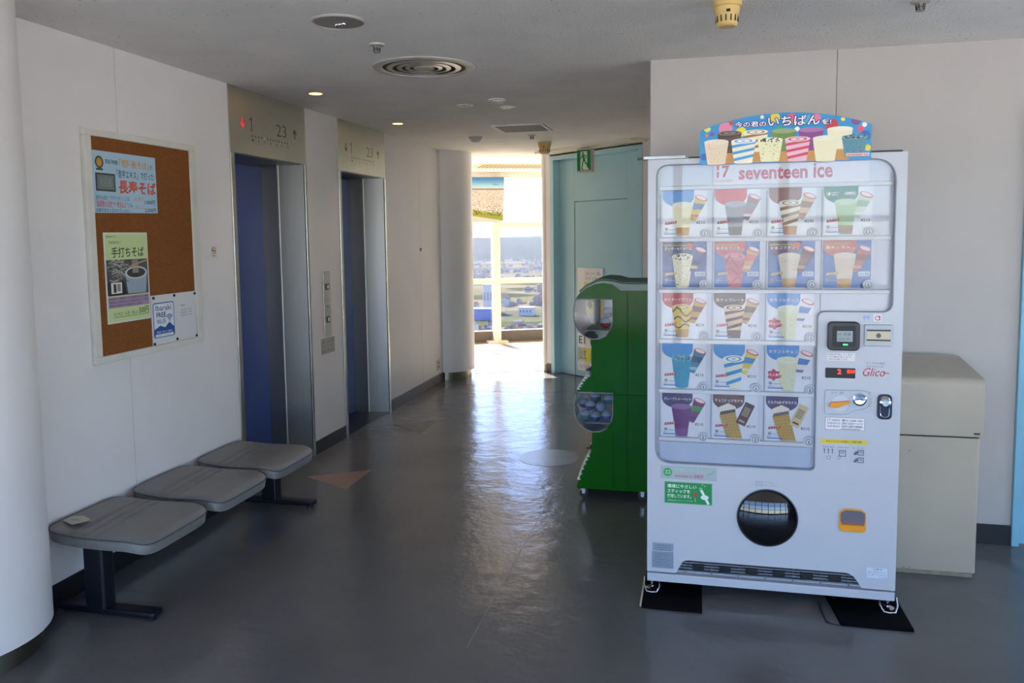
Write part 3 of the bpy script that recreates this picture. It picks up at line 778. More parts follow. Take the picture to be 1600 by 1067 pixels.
def pack(a, cx, cy, L, w, ang, cols, l, square=False):
    """wrapped cone or bar standing askew"""
    c_, s_ = math.cos(ang), math.sin(ang)
    T = lambda x, y: (cx + x * c_ - y * s_, cy + x * s_ + y * c_)
    if square:
        a.poly([T(-w / 2, -L / 2), T(w / 2, -L / 2), T(w / 2, L / 2), T(-w / 2, L / 2)], cols[0], l)
        for i in range(5):
            for j in range(5): a.poly([T(x, y) for x, y in ((-.32 * w + .13 * w * i, -.1 * L + .085 * L * j), (-.23 * w + .13 * w * i, -.1 * L + .085 * L * j), (-.23 * w + .13 * w * i, -.045 * L + .085 * L * j), (-.32 * w + .13 * w * i, -.045 * L + .085 * L * j))], cols[1], l + .3)
        a.poly([T(-.3 * w, -.38 * L), T(.3 * w, -.38 * L), T(.3 * w, -.3 * L), T(-.3 * w, -.3 * L)], cols[1], l + .3); return
    a.poly([T(-w * .22, -L / 2), T(w * .22, -L / 2), T(w / 2, L * .40), T(-w / 2, L * .40)], cols[0], l)
    a.poly([T(-w * .34, -.1 * L), T(w * .36, .0 * L), T(w * .44, .22 * L), T(-w * .43, .14 * L)], cols[1], l + .2)
    a.poly([T(-w * .24, -.4 * L), T(w * .25, -.34 * L), T(w * .3, -.22 * L), T(-w * .28, -.3 * L)], cols[2], l + .2)
    a.poly([T(w * .5 * math.cos(q), L * .40 + w * .2 * math.sin(q)) for q in [2 * PI * k / 14 for k in range(14)]], '#c8323f', l + .3)
    a.poly([T(w * .42 * math.cos(q), L * .41 + w * .14 * math.sin(q)) for q in [2 * PI * k / 14 for k in range(14)]], '#f3dcdc', l + .4)


CW, CHt = .176, .186


def card(u, z, bg, blob, title, cups, style, packc, price, tagc='#b23a44', star=False, waffle=None, mon=False, special=False):
    a = Art()
    a.sheet(rrect(0, 0, CW, CHt, .004, 2), bg, .0015)
    # title bubble bleeding off the top left
    a.poly([(.0, CHt), (.0, CHt - .028)] + [(.062 + .062 * math.cos(q), CHt - .026 + .040 * math.sin(q)) for q in [PI + PI * k / 12 for k in range(13)]] + [(.124, CHt)], blob, 1)
    if title: a.text(title, .008, CHt - .034, .118, CHt - .021, '#f6efe6', 3, .01)
    if special: a.rect(.004, CHt - .018, .105, CHt - .012, '#a58e2f', 3); a.ell(.108, CHt - .018, .015, .012, '#c8503c', 4, 12)
    if mon:
        c1, c2 = cups
        a.poly([(.055, .003), (.118, .003), (.088, .118), (.025, .102)], '#c9a24c', 2)
        for k in range(9): a.band([(.05 - .0035 * k, .012 + .011 * k), (.115 - .0034 * k, .012 + .013 * k)], .0018, '#a67f31', 2.3)
        for k in range(5): a.band([(.062 + .012 * k, .004), (.034 + .012 * k, .104)], .0016, '#a67f31', 2.5)
        a.poly([(.022, .10), (.094, .112), (.09, .135), (.06, .148), (.026, .132)], '#efe6cf', 3); a.poly([(.028, .098), (.09, .112), (.088, .125), (.03, .112)], c1, 3.5)
        pack(a, .128, .105, .095, .040, -.42, packc, 5, True)
    else:
        cup(a, .080, .028 if waffle else .004, .138, .052, .086, cups, style, 2)
        if waffle:
            a.poly([(.056, .002), (.104, .002), (.108, .036), (.052, .036)], waffle, 2.9)
        pack(a, .138, .113, .106, .050, -.36, packc, 5)
    a.poly([(.010, .047), (.056, .053), (.057, .064), (.012, .058)], tagc, 4); a.text('おすすめ', .016, .0505, .052, .0595, '#ffe9e6', 4.5, rise=.13)
    if star:
        P_ = []
        for k in range(12): r_ = .027 if k % 2 == 0 else .0185; P_.append((.028 + r_ * math.cos(PI / 2 + PI * k / 6), .064 + r_ * .95 * math.sin(PI / 2 + PI * k / 6)))
        a.poly(P_, '#c2304f', 6); a.text('大人気', .010, .058, .046, .071, '#ffe9ee', 6.5, .01)
    a.rect(.010, .024, .022, .036, '#8d97a5', 4); a.rect(.025, .026, .055, .029, '#9aa5b4', 4)
    a.rect(.006, .008, .066, .0125, '#4a78b8', 4); a.text('種類別アイスクリーム', .006, .0145, .06, .0205, '#6f7c8e', 4)
    px0 = .134; a.poly(rrect(px0 - .004, .046, px0 + .038, .064, .003, 2), '#e9e9ec' if bg[1] in 'def' else mixc(bg, '#ffffff', .75), 6); a.text('¥%d' % price, px0, .049, px0 + .034, .061, '#33353c', 6.6, .01)
    return a.build('display_card', VM, (MX + u, MY + .0262, z), X_, Z_, GLOSSPRINT)


RZ = (1.503, 1.295, 1.0865, .8795, .673)
CX = (.058, .264, .472, .678)
W1 = '#e6e8ee'
rows = [
    [(W1, '#4f8fd0', '', ('#efe2b4', '#d8bf6a'), 'plain', ('#d9b326', '#2a56a0', '#b8322f'), 210, dict(waffle='#c08420')),
     (W1, '#d8414b', '', ('#8d8795', '#6d6874'), 'plain', ('#a5646e', '#8a8490', '#c9c4c8'), 210, dict(waffle='#4d4048')),
     (W1, '#8c4a44', '', ('#ece0c8', '#8a5a34'), 'swirl', ('#d3ad86', '#8a4a30', '#a8563c'), 230, dict(waffle='#b0703a')),
     (W1, '#3c7d68', '抹 茶', ('#a8c79a', '#7fa370'), 'plain', ('#c8d5c0', '#8fae8c', '#e7e9e4'), 210, dict(waffle='#8f7258'))],
    [('#1c4f96', '#182d5e', 'クッキー&クリーム', ('#e6dfb8', '#2a2622'), 'chips', ('#1f3c80', '#27488f', '#d5c67c'), 230, dict(special=True, tagc='#b59a35')),
     ('#3b6fb2', '#c25a66', 'あまおういちご', ('#c8646c', '#a53848'), 'sauce', ('#d8a070', '#c9615c', '#e2c08a'), 230, dict(special=True, tagc='#b59a35')),
     ('#2f66ad', '#63305a', 'ショコラナッツ', ('#d9cdb4', '#54463c'), 'specks', ('#6a3038', '#8a4c4a', '#c9a878'), 230, dict(special=True, tagc='#b59a35', waffle='#bf9148')),
     ('#2f6fb4', '#c96048', '塩キャラメル', ('#d9c9b0', '#a8865c'), 'plain', ('#a8524e', '#8a3c3c', '#d8b48c'), 230, dict(special=True, tagc='#b59a35', waffle='#bf9148'))],
    [(W1, '#b52830', 'カスタードプリン', ('#e0bd45', '#4a2a18'), 'sauce', ('#c9962e', '#7a2a22', '#8a3424'), 210, dict(waffle='#b98c2c')),
     (W1, '#57383a', '生チョコレート', ('#e2c2a0', '#4a2a24'), 'swirl', ('#c9a878', '#5e3a2c', '#7a4c38'), 210, dict(waffle='#4e302a')),
     (W1, '#3f8fd4', 'カラフルチョコ', ('#dfe0bc', '#6a6a52'), 'specks', ('#dfe4e4', '#3f7fc4', '#8c6f9c'), 210, dict(star=True))],
    [(W1, '#3f94d6', '', ('#2a9abc', '#1d4a6c'), 'chips', ('#3a86a4', '#24526e', '#9cc6d4'), 210, dict()),
     (W1, '#4a9ad8', '', ('#e6ecd8', '#2f8fd0'), 'swirl', ('#e2cf6a', '#3f8fc4', '#e6e6c0'), 210, dict()),
     (W1, '#3f8fd4', 'カラフルチョコ', ('#dfe0bc', '#6a6a52'), 'specks', ('#dfe4e4', '#3f7fc4', '#8c6f9c'), 210, dict(star=True))],
    [(W1, '#3f2f5e', 'グレープシャーベット', ('#6a2a6e', '#4a1c50'), 'plain', ('#7a3468', '#4f8a3c', '#52286a'), 210, dict(waffle='#7d4380')),
     (W1, '#6a3a30', 'チョコナッツモナカ', ('#5a3a2c', '#3a241c'), '', ('#54362e', '#c9a878'), 210, dict(mon=True)),
     (W1, '#4f3a66', 'ミルク&あずきモナカ', ('#6a5a5e', '#3a241c'), '', ('#d9c28c', '#5a3c38'), 210, dict(mon=True))]]
for z, row in zip(RZ, rows):
    for u, r_ in zip(CX, row): card(u, z, *r_[:7], **r_[7])
# round selection buttons
BTN = mat('white_button', '#dfe2e8', .35); BTR = mat('button_ring', '#6f7782', .35)
for z, n_ in zip((1.5135, 1.3085, 1.098, .889, .679), (4, 4, 3, 3, 3)):
    for k in range(n_):
        u = .2255 + .2055 * k
        o = MB().lathe([(.0195, 0), (.0195, -.008), (.016, -.011), (.0001, -.012)], front((u, z), .017), 20, 'Y').build('select_button', BTN, VM, smooth=45)
        MB().lathe([(.0128, -.0118), (.0128, -.0128), (.0105, -.0128), (.0105, -.0118)], front((u, z), .017), 20, 'Y', False).build('button_ring', BTR, o, smooth=45)
        b = MB().box(MX + u - .002, MY + .0035, z - .006, MX + u + .002, MY + .006, z + .0).box(MX + u - .0022, MY + .0035, z + .002, MX + u + .0022, MY + .006, z + .005); b.build('button_mark', DARK, o)
# heading strip
a = Art(); a.sheet([(0, 0), (.58, 0), (.58, .085), (0, .085)], '#e8e4ea', .001)
RED = '#c8455a'
a.text('17', .012, .034, .062, .082, RED, 1, .03); a.rect(.012, .058, .026, .064, '#e8e4ea', 2); a.text('SEVENTEEN', .006, .016, .074, .027, '#d98a98', 1)
a.text('seventeen', .097, .024, .356, .072, RED, 1, .028); a.text('ice', .377, .024, .448, .082, RED, 1, .028)
a.build('brand_strip', VM, front((.258, 1.7), .018), X_, Z_, GLOSSPRINT)
# topper sign
arch = [(0, 0), (.632, 0), (.632, .132)] + [(.632 - .632 * k / 16, .132 + .058 * math.sin(PI * k / 16) ** .8) for k in range(1, 16)] + [(0, .132)]
a = Art(); a.sheet(arch, '#2a93cf', .006)
def inside(x, y): return .004 < x < .628 and .004 < y < .128 + .056 * math.sin(PI * min(1, max(0, x / .632))) ** .8
for x, y, r_, c_ in ((.028, .139, .013, '#e8df52'), (.047, .117, .008, '#7a4aa0'), (.026, .113, .006, '#d8783c'), (.098, .138, .026, '#e58aa8'), (.157, .123, .019, '#ecdf3a'), (.235, .176, .007, '#f5efc0'), (.283, .172, .018, '#e8d23a'), (.12, .158, .009, '#c84a3c'), (.30, .128, .012, '#3aa25a'), (.365, .125, .009, '#f3f3e2'), (.472, .148, .012, '#d0d23a'), (.49, .135, .024, '#c8303c'), (.530, .156, .008, '#e8e45a'), (.577, .15, .018, '#7a4a86'), (.594, .117, .013, '#dc5a78'), (.607, .132, .009, '#f2ecec'), (.05, .07, .012, '#2f6fc4'), (.016, .03, .014, '#2f5fb4'), (.62, .045, .012, '#dfd23a'), (.40, .16, .018, '#4fb0e0'), (.61, .09, .02, '#2a64b4'), (.435, .166, .016, '#e878a0'), (.345, .165, .02, '#e0607a')):
    if inside(x, y - r_) or True:
        P_ = [(x + r_ * math.cos(q), y + r_ * math.sin(q)) for q in [2 * PI * k / 18 for k in range(18)]]
        P_ = [(min(.631, max(.001, px)), min(py, .130 + .057 * math.sin(PI * min(1, max(0, px / .632))) ** .8)) for px, py in P_]
        a.poly(P_, c_, 1 + .01 * (x * 50 % 7))
for x, c1, c2, st in ((.113, '#5a3a34', '#3a2420', 'swirl'), (.212, '#efe2c8', '#9a6a44', 'swirl'), (.316, '#6a8a3c', '#4c6a2a', 'specks'), (.416, '#8a3c86', '#6a2a6a', 'plain'), (.52, '#efe6c4', '#d8c890', 'plain')):
    a.poly([(x - .030, .002), (x + .030, .002), (x + .044, .06), (x - .044, .06)], '#c98a3a', 1.9); cup(a, x, .045, .128, .074, .094, (c1, c2), st, 2.2)
for x, y0, c1, c2, st in ((.0635, .0, '#e9d3b4', '#a86a3c', 'specks'), (.166, .002, '#efe8d0', '#3a9ad6', 'swirl'), (.266, .006, '#ece6b6', '#26221e', 'chips'), (.367, .004, '#efb4c8', '#cc3a56', 'swirl'), (.469, .0, '#ece4c0', '#d4c590', 'plain'), (.573, .014, '#4f8c9c', '#223a48', 'chips')):
    cup(a, x, y0, .096, .068, .096, (c1, c2), st, 4.5)
for body, x0, y0, x1, y1, ri in (('今の君の', .133, .139, .250, .161, .02), ('いちばん', .257, .139, .446, .177, .0), ('を!', .453, .139, .488, .158, -.0)):
    for dx, dy in ((.003, 0), (-.003, 0), (0, .003), (0, -.003), (.002, .002), (-.002, .002), (.002, -.002), (-.002, -.002)): a.text(body, x0 + dx, y0 + dy, x1 + dx, y1 + dy, '#173a86', 7 + .02 * (dx * 300 + dy * 900 + 6), .02)
    a.text(body, x0, y0, x1, y1, '#f6f4f2', 8.5, .012)
a.rect(.543, .014, .626, .026, '#e8c4cc', 7); a.text('seventeen ice', .546, .016, .622, .025, '#c2304a', 8, .01)
a.build('topper_sign', VM, front((.204, 1.786), -.012), X_, Z_, GLOSSPRINT)
for u in (.25, .79): bx('topper_bracket', GREYP, VM, (MX + u, MY - .004, 1.80), (MX + u + .02, MY + .03, 1.86))
# top fittings
o = bx('hinge_box', CHROME, VM, (MX - .02, MY + .01, 1.813), (MX + .15, MY + .06, 1.83), .003); bx('hinge_arm', DARK, o, (MX - .045, MY + .02, 1.815), (MX - .02, MY + .035, 1.824))
bx('top_rail', DARK, VM, (MX + .16, MY + .02, 1.8125), (MX + .955, MY + .06, 1.822))
# dispensing port
rim = MB().lathe([(.1195, .0), (.1195, -.004), (.116, -.005), (.114, .006)], front((.4815, .36), 0), 48, 'Y', False).build('port_rim', mat('dark_grey_ring', '#3c4046', .3), VM, smooth=40)
b = MB().lathe([(max(1e-5, .113 * j_ / 12), -.022 * (1 - (j_ / 12) ** 2)) for j_ in range(12, -1, -1)], (0, 0, 0), 48, 'Y', False)
q = math.radians(8); b.v = [tuple(Vector(front((.4815, .36), .006)) + Vector((v[0], v[1] * math.cos(q) + v[2] * math.sin(q) * .6, v[2] * math.cos(q) - v[1] * math.sin(q)))) for v in b.v]
b.build('port_flap', BLACKGLOSS, VM, smooth=60)
MB().plate([circ(.4815, .36, .121, 40)], front, .028, .0315).build('port_back', DARK, VM)
# air grille
MB().plate([rpoly([(.121, .0955), (.150, .154), (.808, .154), (.844, .0955)], [0, .02, .03, 0], 5)], front, .026, .0315).build('grille_back', mat('grille_shadow_grey', '#1d1f23', .5), VM)
GR = mat('grille_slat_grey', '#8f959f', .35)
for i, z in enumerate((.106, .118, .130, .142)): bx('grille_slat', GR, VM, (MX + .128 + .006 * i, MY + .008, z - .0013), (MX + .838 - .008 * i, MY + .026, z + .0013))
for k in range(7): bx('grille_bar', MATS['dark_grey_ring'], VM, (MX + .155 + .107 * k, MY + .010, .098), (MX + .160 + .107 * k, MY + .026, .152))
for k in range(6): bx('grille_block', DARK, VM, (MX + .185 + .107 * k, MY + .006, .113), (MX + .235 + .107 * k, MY + .026, .137), .002)
# card reader, bill slot, display
pl = lambda pts, d0, d1, nm, m, par=VM, bev=.002: MB().prism(pts, front, d0, d1).build(nm, m, par, bevel=bev)
rd = pl(rrect(.695, 1.053, .813, 1.166, .02), -.022, .0, 'card_reader', DARK, bev=.004)
pl(rrect(.713, 1.068, .797, 1.15, .01), -.0235, -.022, 'reader_face', mat('matt_black_face', '#101114', .5), rd); sc = Art(); sc.sheet([(0, 0), (.057, 0), (.057, .042), (0, .042)], '#8b979c', .0008); sc.text('IC 交通', .006, .024, .05, .036, '#3d474c', 1); sc.text('nanaco Edy', .006, .006, .05, .016, '#4a5358', 1)
sc.build('reader_screen', rd, front((.728, 1.089), -.0245), X_, Z_, GLOSSPRINT)
pl(rrect(.751, 1.075, .768, 1.080, .002), -.0245, -.0235, 'status_light', mat('green_led', '#20c040', .4, emit='#30ff50', estr=3.0), rd, 0)
bl = pl(rrect(.830, 1.071, .931, 1.155, .005), -.008, .0, 'bill_acceptor', mat('grey_metal_plate', '#9aa0a6', .35, .3))
pl([(.838, 1.088), (.924, 1.088), (.924, 1.136), (.838, 1.136)], -.0095, -.008, 'bill_slot_panel', mat('bill_panel_cream', '#c9bfa6', .4), bl, 0)
pl([(.838, 1.092), (.924, 1.092), (.924, 1.098), (.838, 1.098)], -.0105, -.0095, 'bill_slot', DARK, bl, 0); pl([(.838, 1.130), (.924, 1.130), (.924, 1.136), (.838, 1.136)], -.0105, -.0095, 'bill_slot', DARK, bl, 0)
pl(circ(.881, 1.113, .009, 16), -.0102, -.0095, 'bill_mark', MATS['dark_grey_ring'], bl, 0)


def sticker(u0, z0, u1, z1, bgc, draw, d=-.0008, name='sticker', par=VM, label=None):
    a = Art(); w, h = u1 - u0, z1 - z0
    if bgc: a.sheet([(0, 0), (w, 0), (w, h), (0, h)], bgc, .0006)
    draw(a, w, h); o = a.build(name, par, front((u0, z0), d), X_, Z_)
    if label: o['label'] = label
    return o


sticker(.824, 1.171, .851, 1.193, '#b9bede', lambda a, w, h: (a.text('IC 可', .003, .006, w - .003, h - .006, '#5a62a8', 1)))
def redlogo(a, w, h):
    a.ring(.014, .016, .0095, .003, '#c8404f', 1); a.ell(.021, .021, .004, .004, '#c8404f', 2); a.ell(.022, .010, .004, .003, '#d8743c', 2); a.text('GLICO', .004, .0, .026, .004, '#5a5a66', 1)
sticker(.863, 1.164, .891, 1.194, '#e2e4ea', redlogo)
sticker(.697, 1.010, .800, 1.041, '#e4dfe2', lambda a, w, h: [a.text(s_, .003, .0215 - .0095 * k, w - .006 - .01 * k, .029 - .0095 * k, '#5a4a52', 1) for k, s_ in enumerate(('100円が不足しています。', 'つり銭のないよう', 'ご協力をお願いします。'))])
ld = pl(rrect(.692, .942, .802, .982, .002, 2), -.003, .0, 'price_display', mat('matt_black_face'), bev=.001)
REDLED = mat('red_led_digits', '#ff2a20', .5, emit='#ff2818', estr=3.0)
for body, x0, z0, x1, z1 in (('2', .736, .958, .750, .977), ('販売中', .772, .962, .800, .976)):
    q = Art(); q.text(body, x0, z0, x1, z1, '#ff2a20', 0, .01)
    b = MB(); b.v = [front((x, y), -.0035) for x, y, z in q.v]; b.f = q.f; b.build('led_digits', REDLED, ld)
def glico(a, w, h):
    a.text('すこやかな毎日', .012, .042, .08, .051, '#55586a', 1); a.text('ゆたかな人生', .014, .030, .075, .038, '#55586a', 1)
    a.text('Glico', .002, -.005, .082, .028, '#c4203c', 1, .0, .35); a.band([(.076, .009), (.096, .008)], .003, '#c4203c', 1)
sticker(.828, .957, .925, 1.009, None, glico, -.0004, 'printed_logo')
cp = pl(rpoly([(.691, .798), (.775, .798), (.795, .815), (.845, .822), (.868, .858), (.848, .895), (.691, .895)], [.012, .02, .02, .03, .03, .03, .012]), -.006, .0, 'coin_plate', mat('coin_plate_grey', '#a9aeb6', .35, .4))
pl(circ(.749, .842, .034, 28), -.008, -.006, 'lever_recess', mat('lever_recess_grey', '#b9bdc4', .3, .3), cp, .001)
pl(rpoly([(.707, .828), (.735, .826), (.783, .846), (.784, .856), (.74, .850), (.712, .848)], .006), -.022, -.008, 'return_lever', mat('orange_lever', '#e8962a', .35), cp)
MB().lathe([(.0255, 0), (.0255, -.006), (.020, -.008), (.019, -.004), (.0001, -.002)], front((.819, .861), -.006), 28, 'Y').build('coin_slot', CHROME, cp, smooth=35)
bx('coin_gap', DARK, cp, (MX + .803, MY - .0105, .8595), (MX + .835, MY - .0095, .8625))
q = Art(); q.text('おつり・返却', .0, 0, .045, .009, '#4a4d55', 0)
for k in range(7): q.rect(.135, -.045 + .009 * k, .145, -.0435 + .009 * k, '#6a6f78', 0)
q.build('plate_print', cp, front((.715, .880), -.0064), X_, Z_)
lk = pl(rrect(.884, .784, .938, .883, .02), -.006, .0, 'lock_plate', mat('lock_navy', '#141d36', .3, .3), bev=.002)
MB().lathe([(.0215, 0), (.0205, -.010), (.012, -.016), (.0001, -.016)], front((.911, .851), -.006), 24, 'Y').build('lock_cylinder', CHROME, lk, smooth=35)
MB().tube([front(p, -.008) for p in rrect(.895, .793, .927, .874, .016)], .0022, 6, True).build('lock_handle', CHROME, lk, smooth=50)
def lab(a, w, h):
    a.frame(0, 0, w, h, .0012, '#8d5a66', 1); a.text('17', .008, .033, .020, .045, '#b04a58', 1)
    for k, (s_, t_) in enumerate((('設置番号', '第71-1000 769'), ('管理会社名', '茨城食品サービス'), ('故障連絡先', '029-247-0040'))): a.text(s_, .024 if k == 0 else .008, .034 - .012 * k, .056, .042 - .012 * k, '#55525c', 1); a.text(t_, .062, .034 - .012 * k, w - .008, .043 - .012 * k, '#34333c', 1, .012)
    a.rect(.06, .003, .13, .006, '#8a8a94', 1)
sticker(.695, .735, .841, .785, '#e6e3ea', lab)
sticker(.679, .679, .851, .697, '#dfc63a', lambda a, w, h: a.text('キャッシュレス決済のご利用手順', .02, .005, w - .02, .014, '#4a401c', 1, .01))
def diag(a, w, h):
    K = '#5b6474'
    for k in range(3):
        a.text(('商品を選択', '決済を選ぶ', 'かざす')[k], .0 + .055 * k, .058, .045 + .055 * k, .064, K, 1)
        a.rect(.006 + .015 * k, .034, .009 + .015 * k, .050, K, 1); a.ell(.0075 + .015 * k, .050, .003, .004, K, 1, 8)
    a.ring(.024, .018, .008, .0015, K, 1, 14); a.frame(.062, .024, .088, .05, .003, K, 1); a.rect(.067, .036, .083, .046, '#9aa2ae', 1); a.ring(.062, .02, .007, .0015, K, 1, 14)
    for y in (.032, .002): a.frame(.13, y, .154, y + .022, .003, K, 1); a.rect(.135, y + .008, .149, y + .018, '#9aa2ae', 1); a.poly([(.114, y + .004), (.124, y + .0), (.136, y + .012), (.126, y + .018)], K, 2)
sticker(.687, .604, .844, .668, None, diag, -.0004, 'printed_diagram')
def g1(a, w, h):
    a.ell(.030, .029, .018, .018, '#35a25c', 1); a.text('エコ', .020, .022, .040, .036, '#e6f2e6', 2, .01); a.text('環境にやさしい', .056, .032, .20, .050, '#a5c9b4', 1, .01); a.text('seventeen ice 自販機', .060, .008, .175, .024, '#c0445c', 1, .01); a.band([(.185, .024), (.205, .03), (.218, .042)], .005, '#7fb58c', 1)
sticker(.054, .499, .282, .555, '#a9b2b8', g1)
def g2(a, w, h):
    a.rect(.003, .003, w - .003, h - .003, '#128a4a', 1)
    for k, s_ in enumerate(('環境にやさしい', 'スティックを', '使用しています。')): a.text(s_, .012, .066 - .021 * k, (.130, .104, .108)[k], .082 - .021 * k, '#eef6ee', 2, .012)
    a.text('植物由来のスティックです', .014, .010, .115, .016, '#cfe6d4', 2)
    a.band([(.178, .006), (.145, .070)], .010, '#e6ece8', 2); a.ell(.163, .032, .016, .010, '#e6ece8', 2.4); a.ell(.147, .068, .007, .006, '#7ab08c', 2.8); a.poly([(.117, .050), (.133, .050), (.128, .028), (.122, .028)], '#c03838', 2); a.rect(.1245, .012, .1262, .028, '#d8dcd8', 2); a.band([(.152, .082), (.156, .088)], .002, '#e8e06a', 2); a.band([(.160, .078), (.167, .082)], .002, '#e8e06a', 2)
sticker(.071, .396, .264, .488, '#5ea66c', g2)
sticker(.434, .489, .520, .512, None, lambda a, w, h: (a.text('商品がでたら', 0, .013, .07, .021, '#7f8ba4', 1), a.text('扉を開けてください', 0, .0, .084, .009, '#7f8ba4', 1)), -.0004, 'printed_hint')
cr = pl(rpoly([(.755, .335), (.765, .325), (.845, .325), (.855, .335), (.855, .405), (.835, .420), (.775, .420), (.755, .405)], .01), -.006, .0, 'coin_return', mat('orange_plastic', '#e89a2a', .35), bev=.002)
pl(rpoly([(.760, .362), (.850, .362), (.850, .403), (.832, .414), (.778, .414), (.760, .403)], .006), -.0075, -.006, 'return_flap', mat('smoky_flap', '#6d6670', .15), cp if False else cr, .001)
bx('flap_edge', mat('flap_edge_brown', '#a8653a', .3), cr, (MX + .763, MY - .0095, .354), (MX + .847, MY - .0075, .364), .001)
def gl1(a, w, h): [a.text(s_, .01, h - .014 - .010 * k, w - .01, h - .007 - .010 * k, '#5c6674', 1) for k, s_ in enumerate(('食品衛生管理責任者', '水戸市笠原町 978', '営業許可'))]
sticker(.022, .188, .109, .222, '#8d9aab', gl1)
def gl2(a, w, h): a.frame(.003, .003, w - .003, h - .003, .0008, '#6d7888', 1); [a.text(s_, .012, h - .016 - .011 * k, w - .014 - .012 * (k % 2), h - .009 - .011 * k, '#5c6674', 1) for k, s_ in enumerate(('電気用品安全法', '定格電圧 100V', '定格消費電力 50/60', '製造番号 2019', '冷媒 R-134a'))]
sticker(.020, .114, .109, .185, '#8794a6', gl2)
def cau(a, w, h): a.frame(0, 0, w, h, .0012, '#8592aa', 1); a.text('△警告', .025, .034, .06, .043, '#6c7890', 1); a.text('転倒防止の固定を外さないこと', .006, .023, w - .006, .030, '#7784a0', 1); a.text('感電・けがの恐れあり', .02, .013, w - .006, .020, '#7784a0', 1); a.ring(.011, .014, .006, .001, '#7784a0', 1, 12); a.text('富士電機', .05, .004, w - .005, .009, '#7784a0', 1)
sticker(.859, .140, .941, .187, '#d2dbea', cau, name='caution_label')
# adjustable feet
for u, y in ((.020, .03), (.949, .03), (.03, .66), (.94, .66)):
    ft = MB().lathe([(.007, .012), (.007, .056)], (MX + u, MY + y, 0), 12).build('levelling_foot', CHROME, VM, smooth=40)
    MB().lathe([(.0001, .010), (.026, .010), (.026, .014), (.012, .020), (.007, .020)], (MX + u, MY + y, 0), 20, 'Z', False).build('foot_disc', CHROME, ft, smooth=40)
    if y < .1:
        P_ = [(MX + u - .032, MY + y - .0, .056), (MX + u - .033, MY + y - .02, .030), (MX + u - .020, MY + y - .045, .0135), (MX + u, MY + y - .05, .0135), (MX + u + .020, MY + y - .045, .0135), (MX + u + .033, MY + y - .02, .030), (MX + u + .032, MY + y, .056)]
        MB().tube(P_, .004, 8).build('foot_guard', CHROME, ft, smooth=60)
RUB = mat('black_rubber_mat', '#050506', .75, var=.15, spec=.08)
o = MB().prism(rrect(-.217, 3.166, .024, 3.62, .006), lambda p, h: (p[0], p[1], h), 0, .010).build('floor_mat', RUB, None, bevel=.002); tag(o, 'black rubber mat under the left feet of the ice cream machine', 'mat', 'mats under the ice cream machine')
bx('edge_tape', mat('cream_tape', '#d0c8b4', .5), o, (-.224, 3.18, 0), (-.2172, 3.42, .0106))
o = MB().prism(rpoly([(.545, 3.172), (.806, 3.172), (.800, 3.62), (.505, 3.62)], .006), lambda p, h: (p[0], p[1], h), 0, .010).build('floor_mat', RUB, None, bevel=.002); tag(o, 'black rubber mat under the right feet of the ice cream machine', 'mat', 'mats under the ice cream machine')
o = MB().tube([(.487, 3.36, .004), (.489, 3.26, .004), (.496, 3.195, .004), (.512, 3.176, .004), (.54, 3.170, .004)], .003, 6).build('power_cable', DARK, None, smooth=60); tag(o, 'thin black cable on the floor beside the right mat', 'cable')

# ------------------------------------------------------------------ beige bin behind the machine
t = thing('waste_bin', (.985, 3.9, 0), 'beige metal waste bin beside the ice cream machine', 'bin')
BRX = 1.19
side = lambda p, x: (x, p[0], p[1])
bd = MB().prism(rrect(.78, 3.735, BRX - .006, 4.14, .012), lambda p, z: (p[0], p[1], z), .022, .621).build('bin_body', BEIGE, t, bevel=.002)
bx('plinth', mat('scuffed_plinth', '#8d836e', .5, var=.2, vscale=25), t, (.785, 3.742, .0), (BRX - .015, 4.135, .024), .002)
MB().prism(rpoly([(3.728, .628), (4.145, .628), (4.145, .925), (4.08, .925), (3.728, .878)], [.003, .003, .02, .03, .03]), side, .774, BRX + .004).build('hood', BEIGE, t, bevel=.010, seg=3)
bx('lock', DARK, t, (1.155, 3.7262, .639), (1.180, 3.732, .646), .002)
bx('latch_plate', mat('scuffed_plinth'), t, (1.135, 3.738, .004), (1.168, 3.742, .020), .001)
for k, (x, z) in enumerate(((.905, .555), (.895, .03), (.92, .03))): MB().lathe([(.004, 0), (.004, -.001), (.0001, -.0015)], (x, 3.735, z), 10, 'Y').build('screw', MATS['old_brass'], t)

# ------------------------------------------------------------------ capsule machine
t = thing('capsule_machine', (-.45, 4.69, 0), 'green two tier capsule toy machine half hidden by the ice cream machine', 'capsule machine')
GY0, GY1, GB = 4.455, 4.95, -.262
side2 = lambda p, y: (p[0], y, p[1])
# side-on outline of the cabinet; the two notches take the clear domes
prof = [(GB, .062), (-.672, .062), (-.672, .080), (-.662, .105), (-.645, .16), (-.62, .22), (-.598, .262), (-.586, .285), (-.583, .393), (-.545, .396), (-.505, .412), (-.478, .45), (-.466, .495), (-.466, .622), (-.667, .622), (-.655, .650), (-.630, .690), (-.600, .715), (-.587, .72), (-.585, .923), (-.545, .926), (-.505, .942), (-.478, .98), (-.466, 1.025), (-.466, 1.153),
        (-.674, 1.153), (-.655, 1.180), (-.615, 1.213), (-.565, 1.236), (-.52, 1.243), (-.47, 1.236), (-.42, 1.200), (GB, 1.200)]
MB().prism(prof, side2, GY0, GY1).build('cabinet', GREEN, t)
